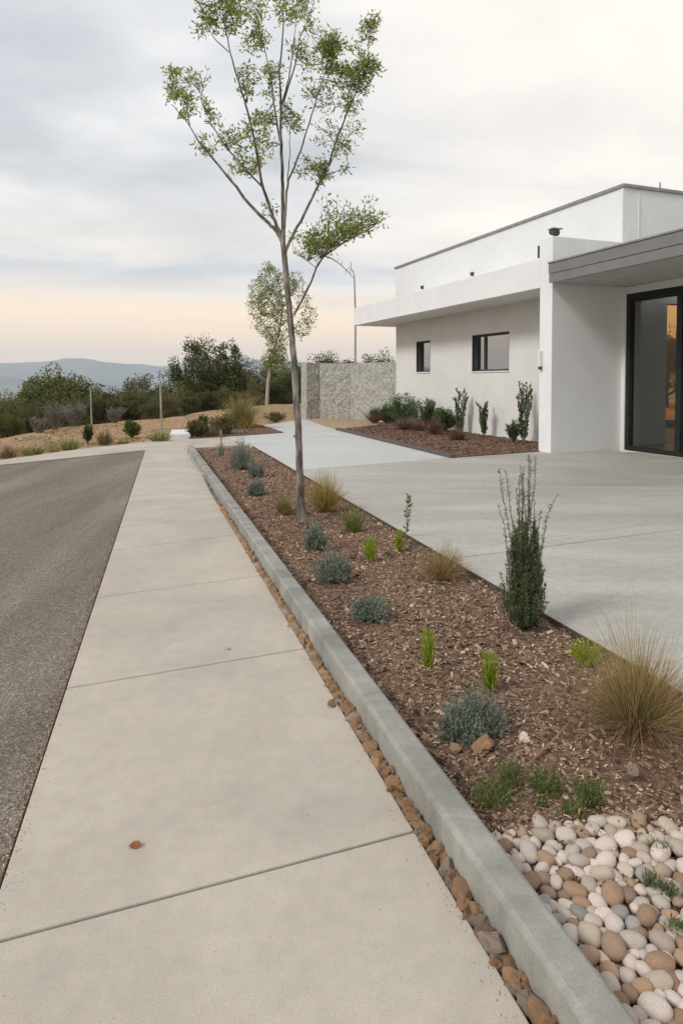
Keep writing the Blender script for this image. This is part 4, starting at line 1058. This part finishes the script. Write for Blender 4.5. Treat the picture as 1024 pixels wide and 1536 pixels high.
# golden tree behind
bb = D(400,609,29); bb.z = terrain_z(bb.x,bb.y)
t2 = empty('young_tree', bb); tag(t2, 'small pale trunked tree with golden green leaves seen behind the main trunk', 'tree')
rel2 = lambda px, py, Y=29: D(px,py,Y)-bb
m = MB(); T = [(400,612),(401,590),(402,572),(407,545),(414,515),(420,490),(424,462),(420,430),(412,405)]
m.tube([rel2(x,y) for x,y in T], [.085,.08,.075,.06,.05,.045,.035,.025,.015], 8)
for pl in ([(420,490),(440,470),(460,455)],[(414,515),(398,490),(385,470)],[(424,462),(445,430),(452,415)],[(420,470),(400,445),(388,430)],[(407,545),(420,535),(430,528)]): m.tube([rel2(x,y) for x,y in pl],[.035,.022,.01],6)
m.build('trunk', M['palebark'], t2)
ml = MB()
for (cx, cy, r, dn) in ((400,190,60,1),(465,220,60,.9),(350,240,55,.8),(400,300,70,1.1),(330,330,45,.7),(460,350,60,.8),(535,230,45,.6),(560,290,40,.5),(590,360,40,.7),(560,420,45,.7),(430,500,50,1),(440,550,45,1),(390,410,60,.7),(330,395,30,.4),(480,440,40,.5),(520,180,35,.5),(390,135,28,.8),(320,290,28,.5),(410,450,45,.6),(600,410,20,.4),(545,460,25,.5),(430,590,45,1),(400,570,40,.9),(460,600,35,.9),(385,610,30,.7)):
    X, Yp = c5(cx,cy); rp = r/3.2
    for k in range(int(rp*rp*1.15*dn)):
        a = U(0,6.28); rr = rp*math.sqrt(U(0,1)); z = rel2(X+math.cos(a)*rr, Yp+math.sin(a)*rr, 29+U(-1,1)*rp*.029)
        for q in range(2): ml.leaf(z+Vector((U(-1,1),U(-1,1),U(-1,1)))*.06, Vector((U(-1,1),U(-1,1),U(-.5,1))), U(.07,.12), U(.035,.05))
ml.build('crown', M['leaf_back'], t2)

# ------------------------------------------------------------------ background trees
def make_tree(seed, kind):
    rnd = random.Random(seed); st = random.getstate(); random.seed(seed)
    mt, ml = MB(), MB(); nb = 13; Ht = 1.0
    tips = []
    wide = {'round':.42,'bushy':.5,'umbrella':.48}[kind]; lo = {'round':.30,'bushy':.12,'umbrella':.5}[kind]
    mt.tube([(0,0,-.05),(.01,0,.2),(U(-.03,.03),U(-.03,.03),.5),(U(-.05,.05),U(-.05,.05),.8)], [.03,.024,.016,.006], 7)
    blobs = []
    for k in range(nb+ (12 if kind=='bushy' else 6)):
        a = U(0,6.28); f = U(0,1); z = lo+(.86-lo)*f; w = wide*(1-.75*max(0,f-.35)**1.3) * (1 if kind != 'umbrella' else 1.05)
        rr = w*math.sqrt(U(.1,1))*.8; c = Vector((math.cos(a)*rr, math.sin(a)*rr, z)); blobs.append((c, U(.10,.20)))
        s_ = Vector((0,0,max(.08,z*.5))); mt.tube([s_, (s_+c)/2+Vector((U(-.03,.03),U(-.03,.03),-.02)), c], [.011,.007,.003], 5, cap=False)
    for c, r in blobs:
        for sub in range(7):
            d = Vector((U(-1,1),U(-1,1),U(-.7,1))).normalized(); cc = c+d*r*U(.4,1.0); r2 = r*U(.3,.55)
            for i in range(125):
                e = Vector((random.gauss(0,1),random.gauss(0,1),random.gauss(0,.8))).normalized()*r2*U(.5,1.08)
                ml.leaf(cc+e, e.normalized()*.5+Vector((U(-1,1),U(-1,1),U(-.3,1))), U(.013,.023), U(.009,.015))
    random.setstate(st)
    return mt, ml
protos = {}
def proto(kind, seed, mat):
    mt, ml = make_tree(seed, kind); e = empty('dense_tree', (0,0,0)); mt.build('trunk', M['darkbark'], e); ml.build('crown', M[mat], e); return e
PT = [proto('round',11,'oak'), proto('bushy',12,'oak'), proto('bushy',13,'olive'), proto('umbrella',14,'oak'), proto('bushy',15,'oak'), proto('round',16,'olive')]
used = set()
def put(kind, px, ytop, off, wscale, label, group='trees beyond the sandy bank', bare=False):
    rd = lerp(RID, max(-900,min(2200,px)), 1)+off; d = ray(px, 570); p = Vector((d.x/d.y*rd, rd, 0)); p.z = terrain_z(p.x,p.y)-.1
    top = D(px, ytop, rd).z; h = top-p.z
    o = PT[kind] if kind not in used else copy_tree(PT[kind]); used.add(kind)
    o.location = p; o.scale = (h*wscale, h*wscale, h*1.02); o.rotation_euler = (0,0,U(0,6.28)); tag(o, label, 'tree', group); return o
named = [
 (3,320,503,8,.85,'tallest broad dark crowned tree on the skyline left of the main trunk'),
 (0,350,536,9,.8,'smaller rounded tree at the right shoulder of the tallest dark tree'),
 (1,279,551,11,.75,'narrow dark tree at the left shoulder of the tallest dark tree'),
 (5,386,538,10,.8,'rounded tree just left of the golden leaved tree'),
 (4,92,562,9,.95,'highest bushy dark tree in the left part of the tree belt'),
 (2,218,568,9,.95,'broad olive toned tree behind the pale wooden post'),
 (0,487,532,12,.9,'dark tree top showing above the left end of the stone wall'),
 (4,510,538,10,.8,'low tree top above the middle of the stone wall'),
 (1,578,530,9,.8,'feathery tree top above the stone wall next to the house corner'),
 (2,552,538,12,.8,'grey green tree top above the right half of the stone wall'),
]
for k, px, yt, off, ws, lb in named: put(k, px, yt, off, ws, lb, None)
for i, (px, yt, off) in enumerate([(-60,590,5),(-20,600,6),(12,604,5),(50,592,6),(70,582,8),(122,575,8),(150,578,10),(178,578,7),(200,574,11),(245,574,8),(262,578,9),(300,566,8),(318,570,6),(340,562,9),(365,556,6),(400,552,8),(420,550,9),(445,549,9),(462,553,6),(20,618,2.5),(60,606,3),(112,604,3),(165,600,3.5),(230,596,3.5),(285,588,3),(335,580,4),(-5,612,9),(35,600,14),(438,566,4),(470,545,9),(530,545,9),(600,548,9),(375,572,3.5),(85,596,5),(140,592,6),(255,590,5),(190,590,5),(-30,606,3),(0,600,8),(28,606,4),(62,592,9),(100,590,6),(150,588,4),(212,586,5),(246,586,4),(278,580,7),(305,584,5),(-120,585,6),(-200,590,5),(-280,585,7),(-400,580,6),(-550,570,7),(-700,570,6),(-860,565,7)]):
    k = i % 6
    if k == 3: k = 1
    put(k, px+U(-4,4), yt+U(-3,3), off, U(.85,1.15), 'dense dark green scrub tree in the belt beyond the sandy bank')
# trees reflected in the glazing, far to the left, and behind the house
for i in range(14):
    a = R(-52-3.2*i); rd = U(24,34); x, y = rd*math.sin(a), rd*math.cos(a); k = (0,1,4,2)[i%4]; o = copy_tree(PT[k])
    h = U(4.2,6.0); o.location = (x,y,terrain_z(x,y)-.1); o.scale = (h,h,h); o.rotation_euler = (0,0,U(0,6)); tag(o,'dense dark green tree far left of the driveway','tree','trees left of the driveway')
for i in range(9):
    x, y = 10+i*2.0+U(-1,1), 34+U(-3,5)-i*.6; k = (0,1,4,5)[i%4]; o = copy_tree(PT[k]); h = U(4,5.2)
    o.location = (x,y,terrain_z(x,y)-.1); o.scale = (h,h,h); o.rotation_euler = (0,0,U(0,6)); tag(o,'dense green tree behind the house','tree','trees behind the house')
for i in range(10):
    x, y = -22-i*2.1+U(-1,1), 29+i*.9+U(-1,2); k = (1,4,2,0)[i%4]; o = copy_tree(PT[k]); zb = terrain_z(x,y)-.1; h = U(3.0,3.8)-zb
    o.location = (x,y,zb); o.scale = (h,h,h); o.rotation_euler = (0,0,U(0,6)); tag(o,'dense dark green tree far left of the driveway','tree','trees left of the driveway')
# bare brushwood
def brush(px, yt, off, label):
    rd = lerp(RID, px, 1)+off; d = ray(px,570); p = Vector((d.x/d.y*rd, rd, 0)); p.z = terrain_z(p.x,p.y)-.05; h = D(px,yt,rd).z-p.z; m = MB()
    for k in range(46):
        a = U(0,6.28); l_ = h*U(.6,1.1); o_ = Vector((math.cos(a)*U(.1,.7),math.sin(a)*U(.1,.7),1)).normalized(); e_ = o_*l_
        m.tube([(0,0,0), e_*.5+Vector((U(-.08,.08),U(-.08,.08),0)), e_], [.022,.014,.005], 4, cap=False)
        for q in range(7):
            b = e_*U(.35,.95); m.tube([b, b+Vector((U(-1,1),U(-1,1),U(0,1)))*l_*.25], [.008,.003], 3, cap=False)
    tag(m.build('bare_brushwood', M['twig'], loc=p), label, 'bush')
brush(82,606,.9,'grey leafless brushwood left of the thin grey post'); brush(112,600,1.1,'taller grey leafless brushwood just left of the thin grey post'); brush(172,610,.9,'grey leafless brushwood between the two thin posts'); brush(58,625,.6,'low grey leafless brushwood at the left of the belt')
# far woodland on the slope and in the valley
m = MB(); random.seed(21)
for _ in range(5200):
    az = R(U(-40,20)); r = 60*math.exp(U(0,3.1)); x, y = r*math.sin(az), r*math.cos(az)
    if fbm(x*.012,y*.012,4) < -.15: continue
    z = terrain_z(x,y); h = U(3,7); n = 14 if r < 250 else 6; s0 = h*(.30 if r < 250 else .5)
    for i in range(n):
        e = Vector((random.gauss(0,1),random.gauss(0,1),random.gauss(0,.8))).normalized()*h*.42
        m.leaf(Vector((x,y,z+h*.5))+e, e+Vector((0,0,h*.2)), s0*1.2, s0)
tag(m.build('woodland', M['oak']), 'dark far off woodland covering the slopes down to the valley', 'woodland', kind='stuff')
random.seed(33)
# dry grass & stones on the bank
m = MB()
for _ in range(5200):
    px = U(-400,560); k = U(0,1); y0_, y1_ = lerp(D0,px,1), lerp(RID,px,1); rd = y0_+.2+(y1_-y0_)*k*1.05; d = ray(px,570); x, y = d.x/d.y*rd, rd
    if fbm(x*.6,y*.6,2) < .06 and random.random() < .93: continue
    if inpoly((x,y), rb) or inpoly((x,y), court) or inpoly((x,y), band): continue
    z = terrain_z(x,y)
    for q in range(3): blades(m, 1, U(.05,.16), .07, .008, .05, (.1,1), .2, seg=2, c=Vector((x,y,z-.01)))
tag(m.build('dry_grass', M['straw']), 'short dry grass scattered over the sandy bank', 'grass', kind='stuff')
m = MB()
for _ in range(2200):
    px = U(-400,520); y0_, y1_ = lerp(D0,px,1), lerp(RID,px,1); rd = y0_+.1+(y1_-y0_)*U(0,1); d = ray(px,570); x, y = d.x/d.y*rd, rd
    if inpoly((x,y), court) or inpoly((x,y), band): continue
    chip(m, x, y, terrain_z(x,y)+.008, U(.03,.11))
tag(m.build('bank_stones', M['sandpatch']), 'small sandy stones scattered on the bank', 'gravel', kind='stuff')

# ------------------------------------------------------------------ haze
m = MB(); m.box(-9800,9800,-9800,9800,-160,420)
o = m.build('haze', []); tag(o, 'thin blue evening haze over the valley', 'haze', kind='stuff')
mh = bpy.data.materials.new('haze_air'); mh.use_nodes = True; t = mh.node_tree; t.nodes.clear()
pv = t.nodes.new('ShaderNodeVolumePrincipled'); pv.inputs['Color'].default_value = (.82,.90,1,1); pv.inputs['Density'].default_value = .00014; pv.inputs['Anisotropy'].default_value = 0
oo = t.nodes.new('ShaderNodeOutputMaterial'); t.links.new(pv.outputs[0], oo.inputs['Volume']); o.data.materials.append(mh)

# ------------------------------------------------------------------ world
w = bpy.data.worlds.new('World'); sc.world = w; w.use_nodes = True; t = w.node_tree; t.nodes.clear(); l = t.links
SUN_EL, SUN_AZ = R(38), R(-125)     # azimuth from +Y towards +X
tc = t.nodes.new('ShaderNodeTexCoord'); sx = t.nodes.new('ShaderNodeSeparateXYZ'); l.new(tc.outputs['Generated'], sx.inputs[0])
def mth(op, a, b=None, clamp=False):
    n = t.nodes.new('ShaderNodeMath'); n.operation = op; n.use_clamp = clamp
    for i, v in enumerate((a,b)):
        if v is None: continue
        if hasattr(v,'links'): l.new(v, n.inputs[i])
        else: n.inputs[i].default_value = v
    return n.outputs[0]
zp = mth('MAXIMUM', sx.outputs[2], 0.0); den = mth('ADD', zp, .16)
cb = t.nodes.new('ShaderNodeCombineXYZ'); l.new(mth('DIVIDE', sx.outputs[0], den), cb.inputs[0]); l.new(mth('MULTIPLY', mth('DIVIDE', sx.outputs[1], den), 1.5), cb.inputs[1])
nz = noise_n(t, cb.outputs[0], .75, 7, .52, .35); nz2 = noise_n(t, cb.outputs[0], 1.9, 6, .55, .3)
cf = mth('ADD', mth('MULTIPLY', nz, .75), mth('MULTIPLY', nz2, .25))
cr = ramp(t, [(.38,(.52,.545,.58)),(.45,(.61,.635,.665)),(.52,(.73,.74,.755)),(.58,(.87,.865,.85)),(.66,(1.0,.975,.94))]); l.new(cf, cr.inputs[0])
# warm horizon, edge broken by the noise
zz = mth('ADD', sx.outputs[2], mth('MULTIPLY', mth('SUBTRACT', nz2, .5), .05))
hr = ramp(t, [(.0,(1.15,.80,.55)),(.05,(1.27,.92,.60)),(.12,(1.2,.93,.65)),(.2,(1.02,.88,.73))]); l.new(mth('ADD',zz,0.02), hr.inputs[0])
hf = ramp(t, [(.10,1),(.155,.0),(.19,.42),(.25,.12),(.34,.0)]); l.new(zz, hf.inputs[0])
c = mixc(t, hf.outputs[0], cr.outputs[0], hr.outputs[0])
# brighter, warmer break in the clouds at upper right
dt = t.nodes.new('ShaderNodeVectorMath'); dt.operation = 'DOT_PRODUCT'; l.new(tc.outputs['Generated'], dt.inputs[0]); vdir = ray(1010,110).normalized(); dt.inputs[1].default_value = tuple(vdir)
gr = ramp(t, [(.88,0),(.965,.6),(1,.9)]); l.new(mth('MULTIPLY', dt.outputs['Value'], mth('ADD', mth('MULTIPLY',nz,.25), .87)), gr.inputs[0])
c = mixc(t, gr.outputs[0], c, (1.12,1.02,.90))
sky = t.nodes.new('ShaderNodeTexSky'); sky.sky_type = 'NISHITA'; sky.sun_disc = False; sky.sun_elevation = SUN_EL; sky.sun_rotation = SUN_AZ
bg1 = t.nodes.new('ShaderNodeBackground'); l.new(sky.outputs[0], bg1.inputs[0]); bg1.inputs[1].default_value = .08
bg2 = t.nodes.new('ShaderNodeBackground'); l.new(c, bg2.inputs[0]); bg2.inputs[1].default_value = 1.0
ms = t.nodes.new('ShaderNodeMixShader'); ms.inputs[0].default_value = .9; ow = t.nodes.new('ShaderNodeOutputWorld')
l.new(bg1.outputs[0], ms.inputs[1]); l.new(bg2.outputs[0], ms.inputs[2]); l.new(ms.outputs[0], ow.inputs[0])
sl = bpy.data.lights.new('sun','SUN'); so = bpy.data.objects.new('sun', sl); COL.objects.link(so)
sl.energy = 1.8; sl.angle = R(14); sl.color = (1,.975,.94)
sd = Vector((math.sin(SUN_AZ)*math.cos(SUN_EL), math.cos(SUN_AZ)*math.cos(SUN_EL), math.sin(SUN_EL)))
so.rotation_euler = sd.to_track_quat('Z','Y').to_euler(); so.location = sd*50
sc.view_settings.view_transform = 'Standard'; sc.view_settings.look = 'None'; sc.view_settings.exposure = .27; sc.view_settings.gamma = 1
try:
    sc.cycles.max_bounces = 10; sc.cycles.transparent_max_bounces = 12; sc.cycles.volume_bounces = 1
except Exception: pass
